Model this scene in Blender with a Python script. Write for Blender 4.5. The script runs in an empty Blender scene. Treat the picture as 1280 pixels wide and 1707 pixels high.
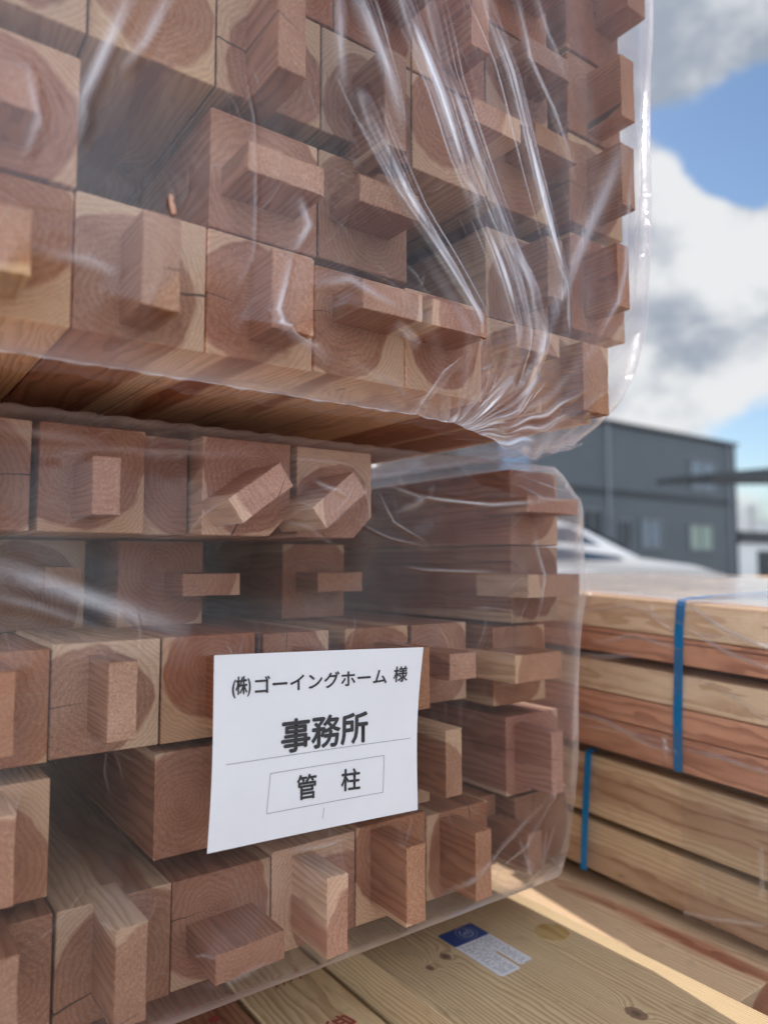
import bpy, bmesh, math, random
import numpy as np
from mathutils import Vector, Matrix
S=bpy.context.scene; C=S.collection
random.seed(7); rng=np.random.default_rng(11)
# ---------------------------------------------------------------- camera frame helpers
F=1212.0; HY=940.0
PIT=math.atan((HY-853.5)/F); YAW=math.radians(36.22)
def ray(px,py):
    u=(px-640)/F; v=(853.5-py)/F
    f=math.cos(PIT)-v*math.sin(PIT); z=math.sin(PIT)+v*math.cos(PIT)
    return Vector((math.sin(YAW)*f+math.cos(YAW)*u, math.cos(YAW)*f-math.sin(YAW)*u, z))
def onY(px,py,D):
    r=ray(px,py); return r*(D/r.y)
def onZ(px,py,Z):
    r=ray(px,py); return r*(Z/r.z)
def onX(px,py,X):
    r=ray(px,py); return r*(X/r.x)
# ---------------------------------------------------------------- node helper
class NT:
    def __init__(s,tree): s.t=tree; s.n=tree.nodes; s.l=tree.links
    def node(s,typ,**kw):
        nd=s.n.new(typ)
        for k,v in kw.items(): setattr(nd,k,v)
        return nd
    def put(s,sock,v):
        if isinstance(v,bpy.types.NodeSocket): s.l.new(v,sock)
        elif v is not None: sock.default_value=v
    def m(s,op,a,b=None,c=None,clamp=False):
        nd=s.node('ShaderNodeMath',operation=op,use_clamp=clamp)
        for i,v in enumerate((a,b,c)): s.put(nd.inputs[i],v)
        return nd.outputs[0]
    def vm(s,op,a,b=None,sc=None):
        nd=s.node('ShaderNodeVectorMath',operation=op)
        s.put(nd.inputs[0],a)
        if b is not None: s.put(nd.inputs[1],b)
        if sc is not None: s.put(nd.inputs['Scale'],sc)
        return nd.outputs['Value'] if op in('LENGTH','DOT_PRODUCT','DISTANCE') else nd.outputs[0]
    def sep(s,v):
        nd=s.node('ShaderNodeSeparateXYZ'); s.put(nd.inputs[0],v); return nd.outputs
    def comb(s,x,y,z):
        nd=s.node('ShaderNodeCombineXYZ')
        for i,v in enumerate((x,y,z)): s.put(nd.inputs[i],v)
        return nd.outputs[0]
    def noise(s,vec,scale,detail=3,rough=.5,col=False,dist=0):
        nd=s.node('ShaderNodeTexNoise'); s.put(nd.inputs['Vector'],vec)
        nd.inputs['Scale'].default_value=scale; nd.inputs['Detail'].default_value=detail
        nd.inputs['Roughness'].default_value=rough; nd.inputs['Distortion'].default_value=dist
        return nd.outputs['Color'] if col else nd.outputs['Fac']
    def mix(s,f,a,b,typ='RGBA',blend='MIX'):
        nd=s.node('ShaderNodeMix',data_type=typ)
        if typ=='RGBA': nd.blend_type=blend; ia,ib,o=6,7,2
        else: ia,ib,o=2,3,0
        s.put(nd.inputs[0],f); s.put(nd.inputs[ia],a); s.put(nd.inputs[ib],b)
        return nd.outputs[o]
    def ss(s,x,a,b,lo=0.,hi=1.):
        nd=s.node('ShaderNodeMapRange',interpolation_type='SMOOTHSTEP')
        s.put(nd.inputs[0],x); s.put(nd.inputs[1],a); s.put(nd.inputs[2],b)
        nd.inputs[3].default_value=lo; nd.inputs[4].default_value=hi
        return nd.outputs[0]
def newmat(name):
    m=bpy.data.materials.new(name); m.use_nodes=True; m.node_tree.nodes.clear()
    k=NT(m.node_tree); out=k.node('ShaderNodeOutputMaterial')
    return m,k,out
def rgb(*c): return (c[0],c[1],c[2],1)
def princ(name,col,rough=.6,metal=0,spec=.5,noise=0,nscale=20,bump=0,emit=None,estr=0,trans=0):
    m,k,out=newmat(name); b=k.node('ShaderNodeBsdfPrincipled')
    tc=k.node('ShaderNodeTexCoord').outputs['Object']
    if noise:
        n=k.noise(tc,nscale,5,.6)
        c=k.mix(k.ss(n,.25,.75),rgb(*[v*(1-noise) for v in col]),rgb(*[min(1,v*(1+noise)) for v in col]))
        k.put(b.inputs['Base Color'],c)
    else: b.inputs['Base Color'].default_value=rgb(*col)
    b.inputs['Roughness'].default_value=rough; b.inputs['Metallic'].default_value=metal
    b.inputs['Specular IOR Level'].default_value=spec
    b.inputs['Transmission Weight'].default_value=trans
    if bump:
        bp=k.node('ShaderNodeBump'); bp.inputs['Strength'].default_value=bump; bp.inputs['Distance'].default_value=.002
        k.put(bp.inputs['Height'],k.noise(tc,nscale*4,4,.6)); k.l.new(bp.outputs[0],b.inputs['Normal'])
    if emit: b.inputs['Emission Color'].default_value=rgb(*emit); b.inputs['Emission Strength'].default_value=estr
    k.l.new(b.outputs[0],out.inputs[0]); return m
# ---------------------------------------------------------------- wood (solid rings round a pith, long axis = Y)
def wood(name,heart,sap,late=.55,freq=230.,knots=(),dens=1.0,vor=4.0,gloss=.62,warp=.03,hn=.028,dark=1.):
    m,k,out=newmat(name); b=k.node('ShaderNodeBsdfPrincipled')
    tc=k.node('ShaderNodeTexCoord').outputs['Object']
    def at(n,vec=False):
        a=k.node('ShaderNodeAttribute',attribute_type='OBJECT',attribute_name=n); return a.outputs['Vector' if vec else 'Fac']
    pith=at('pith',True); seed=at('seed'); tone=at('tone'); hr=at('hr'); crack=at('crack'); cut=at('cut'); side=at('side')
    so=k.comb(k.m('MULTIPLY',seed,1.7),k.m('MULTIPLY',seed,3.1),seed)
    ps=k.vm('ADD',tc,so)
    st=k.vm('MULTIPLY',ps,(1,.18,1))
    w1=k.vm('SUBTRACT',k.noise(st,9,2,.5,col=True),(.5,.5,.5))
    w2=k.vm('SUBTRACT',k.noise(st,45,2,.5,col=True),(.5,.5,.5))
    p=k.vm('SUBTRACT',tc,pith)
    p=k.vm('ADD',p,k.vm('SCALE',w1,sc=warp)); p=k.vm('ADD',p,k.vm('SCALE',w2,sc=warp*.12))
    x,y,z=k.sep(p)
    # knots
    kd=None
    vo=k.node('ShaderNodeTexVoronoi'); vo.feature='F1'; k.put(vo.inputs['Vector'],k.vm('MULTIPLY',ps,(1.6,.8,1.6))); vo.inputs['Scale'].default_value=vor
    d=k.m('MULTIPLY',vo.outputs['Distance'],1/vor)
    kr=k.m('MULTIPLY',d,1.0)
    if knots:
        for q in knots:
            dd=k.vm('LENGTH',k.vm('MULTIPLY',k.vm('SUBTRACT',tc,q[:3]),(1,.75,1)))
            dd=k.m('MULTIPLY',dd,.014/q[3]); kr=k.m('MINIMUM',kr,dd)
    kn=k.noise(ps,120,2,.5)
    kdist=k.m('ADD',kr,k.m('MULTIPLY',k.m('SUBTRACT',kn,.5),.006))
    pull=k.m('MULTIPLY',k.m('POWER',2.718,k.m('MULTIPLY',k.m('MULTIPLY',kr,kr),-1/(.026**2))),.016)
    r=k.m('SQRT',k.m('ADD',k.m('MULTIPLY',x,x),k.m('MULTIPLY',z,z)))
    rr=k.m('ADD',r,pull)
    nw=k.sep(w2)[1]
    ph=k.m('ADD',k.m('MULTIPLY',rr,freq),k.m('MULTIPLY',nw,2.2))
    ph=k.m('ADD',ph,k.m('MULTIPLY',k.m('SINE',k.m('MULTIPLY',rr,61)),1.1))
    fr=k.m('FRACT',ph)
    ring=k.m('MULTIPLY',k.ss(fr,.25,.86),k.ss(fr,.99,.9))
    geo=k.node('ShaderNodeNewGeometry')
    on=k.node('ShaderNodeVectorTransform',vector_type='NORMAL',convert_from='WORLD',convert_to='OBJECT'); k.l.new(geo.outputs['Normal'],on.inputs[0])
    ny=k.m('ABSOLUTE',k.sep(on.outputs[0])[1]); end=k.ss(ny,.6,.8)
    hm=k.ss(k.m('ADD',r,k.m('MULTIPLY',k.m('SUBTRACT',k.noise(st,16,2,.6),.5),hn)),k.m('SUBTRACT',hr,.0035),k.m('ADD',hr,.0015))
    big=k.noise(st,14,2,.6)
    hc=k.mix(k.ss(big,.3,.7),rgb(*heart),rgb(*[h*(1-(1-q)*dark) for h,q in zip(heart,(.78,.66,.6))]))
    base=k.mix(hm,hc,rgb(*sap))
    # ring dark
    lt=k.mix(hm,rgb(late,late*.82,late*.7),rgb(late*1.18,late*1.0,late*.8))
    amt=k.m('MULTIPLY',ring,k.mix(end,.85*dens,.36,'FLOAT'))
    base=k.mix(amt,base,k.mix(1.0,base,lt,blend='MULTIPLY'))
    # fine fibre
    fib=k.noise(k.vm('MULTIPLY',ps,(700,12,700)),1,1,.6)
    base=k.mix(k.m('MULTIPLY',k.m('SUBTRACT',1.,end),.35),base,k.mix(1.0,base,k.mix(fib,rgb(.5,.47,.43),rgb(1.4,1.4,1.4)),blend='MULTIPLY'))
    # fuzzy sawn end grain
    fz=k.noise(ps,900,2,.7); fz2=k.noise(ps,220,2,.7); 
    sp=k.m('MULTIPLY',k.m('MULTIPLY',k.ss(fz,.5,.68),end),k.ss(fz2,.32,.66,.2,1))
    base=k.mix(k.m('MULTIPLY',sp,.30),base,rgb(.74,.62,.50))
    base=k.mix(k.m('MULTIPLY',k.m('MULTIPLY',cut,end),k.m('ADD',.10,k.m('MULTIPLY',sp,.34)),clamp=True),base,rgb(.78,.54,.38))
    dk=k.m('MULTIPLY',k.ss(fz,.47,.3),end)
    base=k.mix(k.m('MULTIPLY',dk,.34),base,k.mix(1.0,base,rgb(.45,.36,.3),blend='MULTIPLY'))
    saw=k.noise(k.vm('MULTIPLY',ps,(30,1,700)),1,1,.6)
    base=k.mix(k.m('MULTIPLY',end,.18),base,k.mix(1.0,base,k.mix(saw,rgb(.4,.4,.4),rgb(1.5,1.5,1.5)),blend='MULTIPLY'))
    # blotches (dirt, handling)
    bl=k.noise(ps,28,3,.7)
    base=k.mix(k.ss(bl,.54,.8,0,.4),base,k.mix(1.0,base,rgb(.55,.5,.5),blend='MULTIPLY'))
    # radial drying crack
    ang=k.m('ARCTAN2',z,x); da=k.m('ABSOLUTE',k.m('SUBTRACT',ang,crack))
    cw=k.m('MULTIPLY',k.m('LESS_THAN',k.m('MULTIPLY',da,r),k.m('MULTIPLY',r,.016)),k.m('GREATER_THAN',r,.012))
    cw=k.m('MULTIPLY',cw,k.m('LESS_THAN',k.m('ABSOLUTE',crack),3.2))
    base=k.mix(k.m('MULTIPLY',cw,.85),base,rgb(.03,.02,.015))
    # knots colour
    k1=k.ss(kdist,.0165,.0135); k2=k.ss(kdist,.009,.004)
    kc=k.mix(k.m('FRACT',k.m('MULTIPLY',kdist,700)),rgb(.20,.10,.06),rgb(.30,.165,.10))
    kc=k.mix(k2,kc,rgb(.09,.05,.035))
    base=k.mix(k.m('MULTIPLY',k1,.85),base,kc)
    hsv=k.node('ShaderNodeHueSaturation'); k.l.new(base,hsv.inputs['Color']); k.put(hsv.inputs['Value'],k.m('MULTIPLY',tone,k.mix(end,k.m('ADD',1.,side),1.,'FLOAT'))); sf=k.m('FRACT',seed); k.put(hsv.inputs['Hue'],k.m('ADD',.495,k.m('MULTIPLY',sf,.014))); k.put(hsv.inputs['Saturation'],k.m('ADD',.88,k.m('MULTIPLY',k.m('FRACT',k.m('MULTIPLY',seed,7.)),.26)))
    k.l.new(hsv.outputs[0],b.inputs['Base Color'])
    b.inputs['Roughness'].default_value=gloss; b.inputs['Specular IOR Level'].default_value=.28
    bp=k.node('ShaderNodeBump'); bp.inputs['Strength'].default_value=.55; bp.inputs['Distance'].default_value=.0009
    h=k.m('MULTIPLY',fz,k.m('MULTIPLY',end,1.1))
    k.put(bp.inputs['Height'],h); k.l.new(bp.outputs[0],b.inputs['Normal'])
    k.l.new(b.outputs[0],out.inputs[0]); return m
M={}
M['cedar']=wood('cedar',(.40,.178,.102),(.60,.375,.24),freq=195.,late=.5,dens=.68)
M['pine']=wood('pine',(.84,.64,.33),(.84,.64,.36),late=.66,freq=215,
    knots=[(.741,.857,-.585,.0075),(.703,.847,-.585,.0055),(.851,.606,-.585,.011)],vor=.9,gloss=.5,warp=.02,dark=.25)
M['board']=wood('board',(.70,.33,.15),(.84,.60,.34),late=.62,freq=190,vor=1.6,warp=.014,hn=.012)
M['board2']=wood('board_tan',(.50,.31,.15),(.60,.42,.22),late=.66,freq=190,vor=1.7,warp=.008,hn=.01,dark=.5)
# ---------------------------------------------------------------- mesh helpers
def link(name,bm,mats,parent=None,smooth=False):
    me=bpy.data.meshes.new(name); bm.to_mesh(me); bm.free()
    for mm in (mats if isinstance(mats,(list,tuple)) else [mats]): me.materials.append(mm)
    if smooth:
        for p in me.polygons: p.use_smooth=True
    o=bpy.data.objects.new(name,me); C.objects.link(o)
    if parent: o.parent=parent
    return o
def tag(o,label=None,cat=None,group=None,kind=None):
    if label: o['label']=label
    if cat: o['category']=cat
    if group: o['group']=group
    if kind: o['kind']=kind
    return o
def empty(name,loc,rz=0,**kw):
    o=bpy.data.objects.new(name,None); C.objects.link(o); o.location=loc; o.rotation_euler=(0,0,rz); o.empty_display_size=.05
    return tag(o,**kw)
def box(bm,x0,x1,y0,y1,z0,z1,bev=0,seg=1):
    vs=[bm.verts.new(v) for v in ((x0,y0,z0),(x1,y0,z0),(x1,y1,z0),(x0,y1,z0),(x0,y0,z1),(x1,y0,z1),(x1,y1,z1),(x0,y1,z1))]
    fs=[bm.faces.new([vs[i] for i in q]) for q in ((3,2,1,0),(4,5,6,7),(0,1,5,4),(1,2,6,5),(2,3,7,6),(3,0,4,7))]
    if bev:
        es=list({e for f in fs for e in f.edges})
        bmesh.ops.bevel(bm,geom=es,offset=bev,segments=seg,affect='EDGES',profile=.6)
    return vs
def prism(bm,poly,y0,y1,bev=0):
    """polygon in X,Z extruded along Y"""
    a=[bm.verts.new((x,y0,z)) for x,z in poly]; b=[bm.verts.new((x,y1,z)) for x,z in poly]
    n=len(poly); fs=[bm.faces.new(a),bm.faces.new(b[::-1])]
    for i in range(n): fs.append(bm.faces.new((a[(i+1)%n],a[i],b[i],b[(i+1)%n])))
    bmesh.ops.recalc_face_normals(bm,faces=fs)
    if bev: bmesh.ops.bevel(bm,geom=list({e for f in fs for e in f.edges}),offset=bev,segments=1,affect='EDGES')
def rough(bm,poly,y0,y1,st=.004):
    pts=[]
    for (a,b) in zip(poly,poly[1:]+poly[:1]):
        L=math.hypot(b[0]-a[0],b[1]-a[1]); n=max(2,int(L/st))
        for i in range(n): t=i/n; pts.append((a[0]+(b[0]-a[0])*t,a[1]+(b[1]-a[1])*t))
    cx=sum(p[0] for p in pts)/len(pts); cz=sum(p[1] for p in pts)/len(pts); n=len(pts)
    jit=[random.gauss(0,.00022) for _ in pts]; chip=[max(0,random.gauss(-.0007,.0007)) for _ in pts]
    rows=[]
    for (y,ins,cf) in ((y0,.0010,1),(y0+.0011,.0002,.5),(y0+.006,0,0),(y1,0,0)):
        r=[]
        for i,(x,z) in enumerate(pts):
            d=math.hypot(x-cx,z-cz); k_=1-(ins+chip[i]*cf+jit[i])/d; r.append(bm.verts.new((cx+(x-cx)*k_,y+(chip[i]*.8 if cf==1 else 0),cz+(z-cz)*k_)))
        rows.append(r)
    fs=[bm.faces.new(rows[0])]
    for A,B in zip(rows,rows[1:]):
        for i in range(n): fs.append(bm.faces.new((A[(i+1)%n],A[i],B[i],B[(i+1)%n])))
    bmesh.ops.recalc_face_normals(bm,faces=fs)
def tube(bm,pts,r,n=8):
    rings=[]
    for i,p in enumerate(pts):
        p=Vector(p); q=Vector(pts[min(i+1,len(pts)-1)])-Vector(pts[max(i-1,0)]); q.normalize()
        up=Vector((0,0,1)) if abs(q.z)<.9 else Vector((1,0,0)); a=q.cross(up).normalized(); c=q.cross(a)
        rings.append([bm.verts.new(p+(a*math.cos(t)+c*math.sin(t))*(r[i] if isinstance(r,(list,tuple)) else r)) for t in [2*math.pi*j/n for j in range(n)]])
    for A,B in zip(rings,rings[1:]):
        for j in range(n): bm.faces.new((A[j],A[(j+1)%n],B[(j+1)%n],B[j]))
    bm.faces.new(rings[0][::-1]); bm.faces.new(rings[-1])
def woodprops(o,w,h,tone=1,hr=None,pith=None,crack=None,seed=None):
    o['pith']=pith or [random.uniform(-.026,.026),0.,random.uniform(-.026,.026)]
    o['seed']=float(seed if seed is not None else random.uniform(0,60)); o['tone']=float(tone*random.uniform(.80,1.10))
    o['hr']=float(hr if hr is not None else random.uniform(.062,.088))
    o['cut']=0.0; o['side']=0.0; o['crack']=float(crack if crack is not None else (random.choice((3.0,-3.0,1.5,-1.6,.1)) if random.random()<.48 else 9.))
# ---------------------------------------------------------------- posts with tenons
LOW=[];UP=[]     # obstacles for the plastic wraps: (polygon XZ, front Y)
def post(b,X0,X1,Z0,Z1,D,label,tenon=None,Dt=None,rot=None,cham=0,length=2.7,**kw):
    """b: obstacle list.  tenon (x0,x1,z0,z1) world bounds of its front end at depth Dt; rot = (cx,cz,w,h,angle)"""
    cx,cz=(X0+X1)/2,(Z0+Z1)/2; w,h=(X1-X0)/2-.0006,(Z1-Z0)/2-.0006
    t=empty('cedar_post',(cx,D,cz),label=label,cat='timber post',group='cedar posts in the upper wrapped bundle' if b is UP else 'cedar posts in the lower wrapped bundle')
    t.rotation_euler=(random.uniform(-.0012,.0012),random.uniform(-.004,.004),random.uniform(-.0012,.0012))
    poly=[(-w,-h),(w-cham,-h),(w,-h+cham),(w,h),(-w,h)] if cham else [(-w,-h),(w,-h),(w,h),(-w,h)]
    bm=bmesh.new(); prism(bm,poly,0,length,.0011)
    o=link('shaft',bm,M['cedar'],t)
    pr=dict(kw); 
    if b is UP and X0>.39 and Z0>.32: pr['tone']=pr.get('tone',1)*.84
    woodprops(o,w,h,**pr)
    if b is UP and Z0<.21: o['side']=.8  # long faces lightened, light on the underside put into the wood colour
    if b is LOW and X0==.857: o['side']=.45  # faces towards the gap lightened in colour, in place of light
    b.append(([(cx+x,cz+z) for x,z in poly],D))
    if tenon or rot:
        bm=bmesh.new()
        if rot:
            px,pz,tw,th,a=rot
            P=[(-tw/2,-th/2),(tw/2,-th/2),(tw/2,th/2),(-tw/2,th/2)]
            P=[(px+x*math.cos(a)-z*math.sin(a),pz+x*math.sin(a)+z*math.cos(a)) for x,z in P]
        else:
            x0,x1,z0,z1=tenon; P=[(x0,z0),(x1,z0),(x1,z1),(x0,z1)]
        rough(bm,[(x-cx,z-cz) for x,z in P],Dt-D+random.uniform(-.001,.002),.03)
        q=link('tenon',bm,M['cedar'],t)
        for kk in ('pith','seed','hr','crack'): q[kk]=o[kk]
        q['tone']=o['tone']*random.uniform(1.0,1.12); q['cut']=1.0
        b.append((P,Dt))
    return t
def tb(px0,py0,px1,py1,Dt):
    a=onY(px0,py0,Dt); c=onY(px1,py1,Dt); return (a.x,c.x,min(a.z,c.z),max(a.z,c.z))
def VT(cx,cz,dx=0,dz=0): return (cx+dx-.015,cx+dx+.015,cz+dz-.041,cz+dz+.041)
def HT(cx,cz,dx=0,dz=0): return (cx+dx-.041,cx+dx+.041,cz+dz-.015,cz+dz+.015)
# ===== lower bundle =====
T=.75; L=LOW
z0,z1=.034,.154
post(L,-.095,.025,z0,z1,.835,"cedar post at the far left of the lower bundle's top row, next to a gap",VT(-.035,.094),T)
post(L,.035,.152,z0,z1,.845,"cedar post in the lower bundle's top row, cut off by the photo's left edge",VT(.085,.094),T,tone=.92)
post(L,.158,.272,z0,z1,.84,"cedar post with upright tenon under the hazy plastic fold, lower bundle top left",tb(155,758,200,860,.76),.76,tone=.95)
post(L,.2765,.332,z0,z1,.862,'added narrow filler stud brightening the gap beside the post with a clipped corner',tone=.95)  # added stud, stands in for the bright side of the next post
post(L,.335,.455,z0,z1,.825,'cedar post with clipped corner and dark knotted slanting tenon, left of two such posts',rot=(.372,.081,.078,.032,.62),Dt=.742,cham=.03,hr=.075,crack=-1.9)
post(L,.464,.583,z0,z1,.825,'cedar post with clipped corner and slanting tenon, right of two, beside the wide gap',rot=(.478,.078,.075,.032,.68),Dt=.742,cham=.03,hr=.063)
post(L,.857,.972,.0305,z1,.825,"cedar post ending the lower bundle's top row at right, long side bare",tb(880,826,966,858,.745),.745,tone=.9)
z0,z1=-.087,.032  # deeper posts get lower tones, standing in for recess shade
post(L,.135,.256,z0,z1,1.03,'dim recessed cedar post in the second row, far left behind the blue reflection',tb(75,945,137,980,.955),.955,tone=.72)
post(L,.262,.30,z0,z1,1.45,'thin darkened cedar stud deep in the second row, left one',tone=.5)  # added filler, shade of the recess put into its tone
post(L,.665,.74,z0,z1,2.3,'darkened cedar post very deep in the second row behind the wide gap',tone=.5)  # added filler, toned down so the deep gap looks shaded
post(L,.29,.41,z0,z1,1.0,"recessed cedar post with flat tenon in the dark lower bundle's second row, left of centre",HT(.375,-.028,.02),.93,tone=.85)
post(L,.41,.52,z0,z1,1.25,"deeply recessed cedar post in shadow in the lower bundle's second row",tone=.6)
post(L,.546,.662,z0,z1,1.015,"recessed cedar post with short flat tenon, second row, just left of the wide gap",HT(.612,-.028),.95,tone=.9)
post(L,.857,.970,-.096,.0295,.825,"dark red cedar post with flat tenon touching the wrap, second row's right end",tb(880,958,966,994,.745),.745,tone=.88,crack=2.6)
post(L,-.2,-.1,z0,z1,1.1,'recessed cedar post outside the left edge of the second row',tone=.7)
z0,z1=-.205,-.088
post(L,-.066,.052,z0,z1,.825,'cedar post in the third row cut off by the left edge of the photo',VT(-.01,-.147),T)
post(L,.054,.1725,z0,z1,.822,"cedar post with upright tenon at the left end of the lower bundle's third row",tb(-24,1122,22,1262,.75),.75,hr=.08)
post(L,.1735,.2895,-.204,-.084,.825,"orange cedar post with pale corners and bright upright tenon, left of the paper sign",tb(182,1105,228,1234,.75),.75,hr=.063,tone=1.08,pith=[-.012,0.,-.006],crack=3.05)
post(L,.2915,.409,z0,-.084,.827,'cedar post half hidden by the top left corner of the white paper sign',VT(.36,-.15),T,tone=.95)
post(L,.423,.521,z0,z1,.835,'cedar post whose round heartwood shows just above the paper sign, left of centre',VT(.48,-.15),T,hr=.063)
post(L,.546,.655,z0,z1,.835,'cedar post whose round heartwood shows above the right half of the paper sign',VT(.61,-.15),T,hr=.063,tone=.95)
post(L,.672,.782,-.209,-.09,.85,'cedar post with flat tenon beside the top right corner of the paper sign',tb(750,1091,795,1131,.768),.768)
post(L,.815,.935,-.222,-.099,.825,'cedar post with flat tenon, rightmost of the third row, beside the clear plastic edge',tb(858,1093,936,1130,.747),.747,tone=.92)
z0,z1=-.341,-.221
post(L,-.068,.052,z0,z1,.83,'cedar post in the fourth row outside the left edge of the photo',VT(-.01,-.28),T)
post(L,.058,.1775,z0,z1,.825,"cedar post with upright tenon in the fourth row, left of the black hollow",tb(-30,1368,22,1512,.745),.745,hr=.08)
post(L,.18,.285,z0,z1,1.35,'cedar post set far back in the black hollow of the fourth row',tone=.5)  # tone lowered to paint the shade of the hollow
post(L,.286,.402,-.332,-.214,.827,"plain cedar post without tenon below the paper sign's left edge, by the hollow",tone=.98)
post(L,.43,.55,-.338,-.218,.85,'cedar post hidden behind the middle of the paper sign')
post(L,.565,.695,-.345,-.226,.835,'cedar post with upright tenon right beside the lower right edge of the paper sign',tb(742,1218,770,1325,.752),.752,tone=.9)
post(L,.708,.75,-.345,-.226,1.1,'cedar post recessed between two posts in the fourth row',tone=.6)  # low tone paints the shade between its neighbours
post(L,.841,.964,-.364,-.241,.825,"cedar post with long drying crack and upright tenon at the fourth row's right end",tb(920,1222,941,1322,.748),.748,crack=3.1,pith=[-.01,0.,.01],tone=.98)
z0,z1=-.479,-.358
post(L,-.068,.05,z0,z1,.825,'cedar post of the bottom row outside the left edge of the photo',VT(-.01,-.42),T)
post(L,.064,.184,z0,z1,.825,'cedar post with upright tenon in the bottom left corner of the photo',tb(-22,1608,29,1712,.75),.75,tone=.98,hr=.075)
post(L,.1855,.307,z0,-.357,.822,'broad cedar post with a knotty top and upright tenon, bottom row below the black hollow',tb(193,1552,243,1702,.742),.742,hr=.08,crack=-2.9)
post(L,.308,.4325,z0,-.359,.825,'greyish cedar post with a flat horizontal tenon in the bottom row',rot=(.367,-.424,.082,.031,.04),Dt=.742,tone=.84,hr=.08,crack=-3.05)
post(L,.4335,.557,z0,-.354,.825,'pale cornered cedar post with an upright tenon poking into the wrap, bottom row centre',tb(545,1466,580,1588,.742),.742,hr=.063,tone=1.1)
post(L,.558,.6775,z0,-.352,.825,"cedar post with upright tenon in the bottom row below the paper sign's right corner",tb(677,1414,709,1536,.747),.747,hr=.07)
post(L,.679,.80,z0,-.36,.825,'cedar post with a knotty upright tenon near the right end of the bottom row',tb(793,1390,821,1496,.75),.75,tone=.95)
post(L,.802,.853,z0,-.368,.86,'narrow dim cedar stud near the right end of the bottom row',tone=.85)
post(L,.860,.985,z0,-.368,.825,'dim cedar post at the right end of the bottom row behind crumpled plastic',tb(880,1392,905,1450,.765),.765,tone=.85)
# rows seen between are carried by posts deeper in the stack
SPL=lambda par: None
# ===== upper bundle =====
U=UP; T=.6
z0,z1=.204,.327
post(U,-.1,.022,z0,z1,.66,"bottom row cedar post of the upper bundle cut off at left",VT(-.03,.265),T)
post(U,.024,.146,z0,z1,.66,"leftmost fully visible cedar post in the upper bundle's bottom row, pale corner and upright tenon",tb(-30,325,52,460,.6),.6,hr=.066)
post(U,.147,.2685,z0,.330,.66,'orange cedar post with a splintered upright tenon under the square hollow of the upper bundle',tb(240,345,301,520,.597),.597,hr=.07,tone=1.05)
post(U,.2695,.389,z0,.330,.66,"cedar post with black drying crack and upright tenon, upper bundle's bottom row",tb(455,412,524,560,.61),.61,crack=3.05,hr=.062)
post(U,.390,.5115,z0,.322,.657,"cedar post with clear round rings and broad flat tenon, upper bundle's bottom row",(.412,.492,.262,.293),.6,hr=.07,pith=[-.03,0.,.012])
post(U,.5125,.635,z0,.325,.657,"cedar post with a flat reddish tenon tugging the plastic, upper bundle's bottom row",(.505,.588,.262,.292),.597,hr=.06)
post(U,.637,.750,z0,.318,.66,'cedar post under the gathered plastic near the corner of the upper bundle',HT(.70,.285),.62,tone=.98)
post(U,.752,.868,z0,.325,.67,'dark cedar post at the bottom right corner of the upper bundle',tb(972,568,1017,692,.63),.63,tone=.82)
z0,z1=.331,.455
post(U,-.1,.025,z0,z1,.66,"cedar post outside the left edge in the upper bundle's second row",VT(-.03,.39),T)
post(U,.0255,.148,z0,.452,.66,"large cedar post with red rings left of the square hollow in the upper bundle",tb(-20,88,66,190,.605),.605,hr=.062)
post(U,.27,.394,z0,z1,.66,"pink cedar post with broad flat tenon right of the upper bundle's square hollow",(.283,.3665,.366,.395),.6,hr=.09)
post(U,.395,.518,z0,z1,.66,'reddish cedar post with a flat tenon half hidden by plastic glare in the second row',(.41,.49,.376,.405),.602,hr=.09)
post(U,.155,.268,z0,z1,1.3,'grey cedar post deep inside the square hollow of the upper bundle',tone=.6)  # the hollow's shade is put into this post's tone
post(U,.52,.637,z0,z1,.93,'recessed cedar post in the dark hollow behind the plastic folds of the upper bundle',tone=.7)  # lower tone imitates shade behind the folds
post(U,.666,.79,.328,.452,.68,'brown cedar post with its long side bare to the dark hollow, between plastic folds',VT(.735,.39),.62,tone=.95)
post(U,.815,.94,.335,.478,.66,"cedar post with upright tenon second from the bottom at the upper bundle's right end",tb(1030,402,1052,515,.6),.6,tone=.92)
z0,z1=.476,.598
post(U,-.07,.052,z0,.6,.66,"cedar post in the upper bundle's third row, at the left edge of the photo",VT(0,.54),T,tone=.95)
post(U,.053,.152,z0,z1,.66,'pinkish cedar post at the top left corner of the photo',HT(.1,.56),.62,hr=.08)
post(U,.153,.2745,z0,z1,.66,'pale cedar post with red grey heart at the top, above the square hollow',hr=.063,tone=1.1,crack=None)
post(U,.2755,.397,z0,z1,.66,"grey brown cedar post with fine rings and upright fuzzy tenon near the photo's top",tb(465,-90,510,130,.59),.59,tone=.85,hr=.062,crack=2.95)
post(U,.398,.5245,z0,z1,.66,'cedar post with upright tenon behind the leftmost bright plastic crease',tb(640,75,677,255,.6),.6,tone=.9)
post(U,.5255,.65,z0,z1,.66,'cedar post with pale corner and golden heart edge between two bright plastic creases',HT(.61,.545,.01),.61,hr=.06,tone=.98)
post(U,.655,.775,z0,z1,.665,'cedar post with flat tenon behind the middle of the plastic creases',HT(.73,.555),.61,tone=.95)
post(U,.815,.94,.494,.628,.66,"cedar post with upright tenon third from the bottom at the upper bundle's right end",tb(1035,235,1059,350,.6),.6,tone=.9)
z0,z1=.600,.722
for i,(a,c) in enumerate(((.17,.29),(.292,.413),(.414,.5245),(.5255,.648),(.65,.772))):
    post(U,a,c,z0,z1,.66,"cedar post in the upper fourth row, "+['mostly above the left of the photo','above the fuzzy grey tenon','with a pale lower edge at the top','crossed by the second bright crease','left of the dark right end column'][i],(VT if i%2 else HT)((a+c)/2,.66),.605,tone=.92)
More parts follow.
